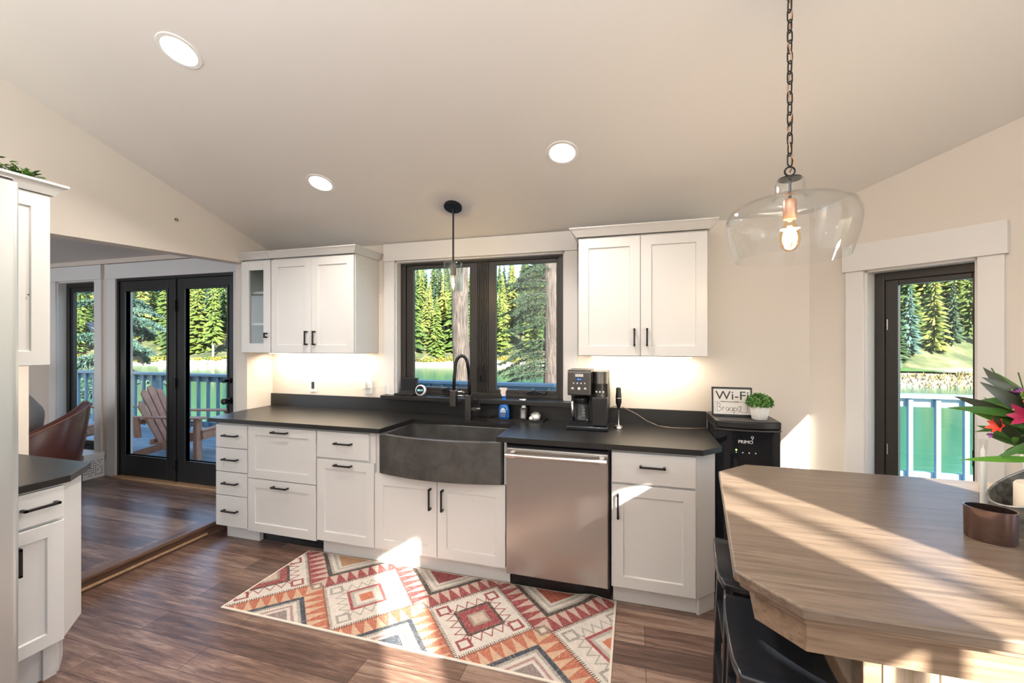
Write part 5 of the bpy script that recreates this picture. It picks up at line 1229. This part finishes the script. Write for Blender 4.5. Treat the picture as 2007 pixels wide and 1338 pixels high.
for k in range(14):
    r_ = -.27+.41*(k+.5)/14; b = 90
    for _ in range(6): b = shoreb(r_*b)+rng.uniform(3,6)
    bush(r_*b, b, rng.uniform(.9,1.5), 'yellow-green bush along the far shore line seen through the sink window', 'shore bushes through the sink window')
x_, y_ = ab(43.5, 50.5); bt = empty('rowboat', (x_, y_, LZ), R(30), 'small white boat at the far shore, left side of the right window', 'boat')
g = G(); L = 2.0; rows = []
for k in range(9):
    t = -1+2*k/8; w_ = .65*(1-abs(t)**2.6*.9); z = .55+.15*t*t; rows.append(g.pts([(L*t, -w_, z), (L*t*.95, -w_*.7, .05), (L*t*.95, w_*.7, .05), (L*t, w_, z)]))
for a, b in zip(rows, rows[1:]):
    for j in range(3): g.face(a+j, b+j, b+j+1, a+j+1)
g.build('hull', M['white_plastic'], bt, local=True, smooth=True, solid=.04)
for t in (-.5,.3): G().box(L*t-.12, L*t+.12, -.5, .5, .35, .39).build('thwart', M['white_plastic'], bt, local=True)
x_, y_ = ab(-118, 116); cb = empty('lake_cabin', (x_, y_, hz(-118,116)), YAW, 'small pale cabin among the trees on the far shore, lounge window', 'cabin')
G().box(-4, 4, -3, 3, -1, 4).build('wall', mat('pale cabin siding', (.66,.62,.54), .7), cb, local=True)
G().prism([(-4.6,4),(4.6,4),(0,6.6)], -3.5, 3.5, 'y').build('roof', mat('grey cabin roof', (.34,.34,.33), .7), cb, local=True)
for x__ in (-2.4, 1.4): G().box(x__, x__+1.1, -3.05, -3.0, 1.2, 2.7).build('window', M['bronze'], cb, local=True)
# pale stones on the shore line in front of the doors
def rock(a, b, s, label, grp):
    q = random.Random(int(a*10)); bm = bmesh.new(); bmesh.ops.create_icosphere(bm, subdivisions=2, radius=1)
    for v in bm.verts: v.co *= 1+.3*noise.noise(v.co*1.7+Vector((a,b,0)))
    me = bpy.data.meshes.new('shore_rock'); bm.to_mesh(me); bm.free(); me.materials.append(M['rockm']); o = bpy.data.objects.new('shore_rock', me); COL.objects.link(o)
    x_, y_ = ab(a, b); o.location = (x_, y_, hz(a, b)+.1*s); o.scale = (s*1.6, s, s*.7); o.rotation_euler = (0,0,q.uniform(0,6)); tag(o, label, 'rock', grp)
M['rockm'] = mat('pale shore stone', (.24,.225,.2), .9)
for k in range(14):
    a = rng.uniform(-82,-66); rock(a, shoreb(a)+rng.uniform(.2,2.4), rng.uniform(.5,1.3), 'pale stone on the far shore line seen through the french door', 'shore stones through the french door')

# ------------------------------------------------------------------ near trees with real boughs
def near_tree(name, x, y, z0, H, r0, label, boughs, needle, nmat, bark=True, seed=1):
    rng = random.Random(seed); r = empty(name, (x, y, z0), 0, label, 'tree'); g = G(); N = 14
    path = [(.05*math.sin(k*.9+seed), .05*math.cos(k*.7+seed), H*k/N) for k in range(N+1)]
    g.tube(path, [r0*(1-.55*k/N)*(1+.03*math.sin(k*2.1)) for k in range(N+1)], 20); g.build('trunk', M['bark'], r, smooth=True, local=True)
    for (zb, az, L, dr) in boughs:
        g = G(); d = Vector((math.cos(az), math.sin(az), 0)); s = Vector((-d.y, d.x, 0)); pts = []
        for k in range(9): t = k/8; pts.append(d*L*t + Vector((0,0,zb + .10*L*t - dr*L*t*t)))
        g.tube(pts, [.03*(1-.8*k/8)*max(.5, L/2) for k in range(9)], 5); br = g.build('bough', M['bough'], r, smooth=True, local=True)
        h = G(); nt = int(34*L)+8
        for k in range(nt):
            t = .10+.88*k/nt; p = d*L*t + Vector((0,0,zb + .10*L*t - dr*L*t*t)); sgn = -1 if k % 2 else 1
            tl_ = (.42*(1-t)+.16)*L*.55*rng.uniform(.6,1.2); td = (d*rng.uniform(.5,.9) + s*sgn*rng.uniform(.5,1) + Vector((0,0,rng.uniform(-.55,.05)))).normalized()
            m_ = max(4, int(tl_/.035))
            for q in range(m_):
                c = p + td*tl_*(q+.5)/m_ + Vector((0,0,-.25*tl_*((q+.5)/m_)**2)); n3 = 4
                for z in range(n3):
                    e = (td + Vector((rng.gauss(0,.75), rng.gauss(0,.75), rng.gauss(0,.65)))).normalized(); u = e.orthogonal().normalized()*needle*.16; i = h.pts([c-u, c+u, c+e*needle]); h.face(i, i+1, i+2)
        o = h.build('needles', nmat, br, local=True); o['kind'] = 'stuff'
    return r
# fir outside the right sash of the sink window, boughs reaching left
x_, y_ = ab(.62, 6.9)
bo = []; q = random.Random(3)
for k in range(34):
    up_ = k > 9; z = 5.95+.055*(k-10) if up_ else 5.12+.065*k
    az = YAW+math.pi+q.uniform(-.8,.8); bo.append((z, az, (q.uniform(.45,.85) if up_ else q.uniform(.5,.95)), q.uniform(.15,.45)))
near_tree('fir_tree', x_, y_, LZ-.2, 12.5, .19, 'large fir trunk with dark boughs close outside the right sash of the sink window', bo, .045, M['darkneedle'], seed=2)
x_, y_ = ab(-.97, 8.4)
near_tree('pine_trunk', x_, y_, LZ-.2, 14, .215, 'bare grey pine trunk close outside the left sash of the sink window', [], .05, M['darkneedle'], seed=5)
x_, y_ = ab(-13.6, 14.6)
bo = [(4.1+.185*k, q.uniform(0, 6.28), q.uniform(1.5,2.6)*(1-.015*k), q.uniform(.25,.4)) for k in range(40)]
near_tree('spruce_tree', x_, y_, LZ-.2, 13.5, .25, 'blue-green spruce beyond the deck between the lounge window and the french door', bo, .11, M['spruce'], seed=7)
# a lone trunk up the bank behind the house softens one stripe of sunlight on the island
d = -SUN_DIR; p0 = Vector((1.30, -1.58, .914)) + d*9
tag(G().tube([(p0.x, p0.y, -4), (p0.x, p0.y, p0.z+5)], [.042,.032], 12).build('pine_trunk', M['bark'], smooth=True), 'slim pine trunk on the bank behind the house', 'tree')
struct('ground', G().box(-60, 60, -60, .14, -4.6, -4.0), mat('yard ground', (.16,.16,.07), .95))
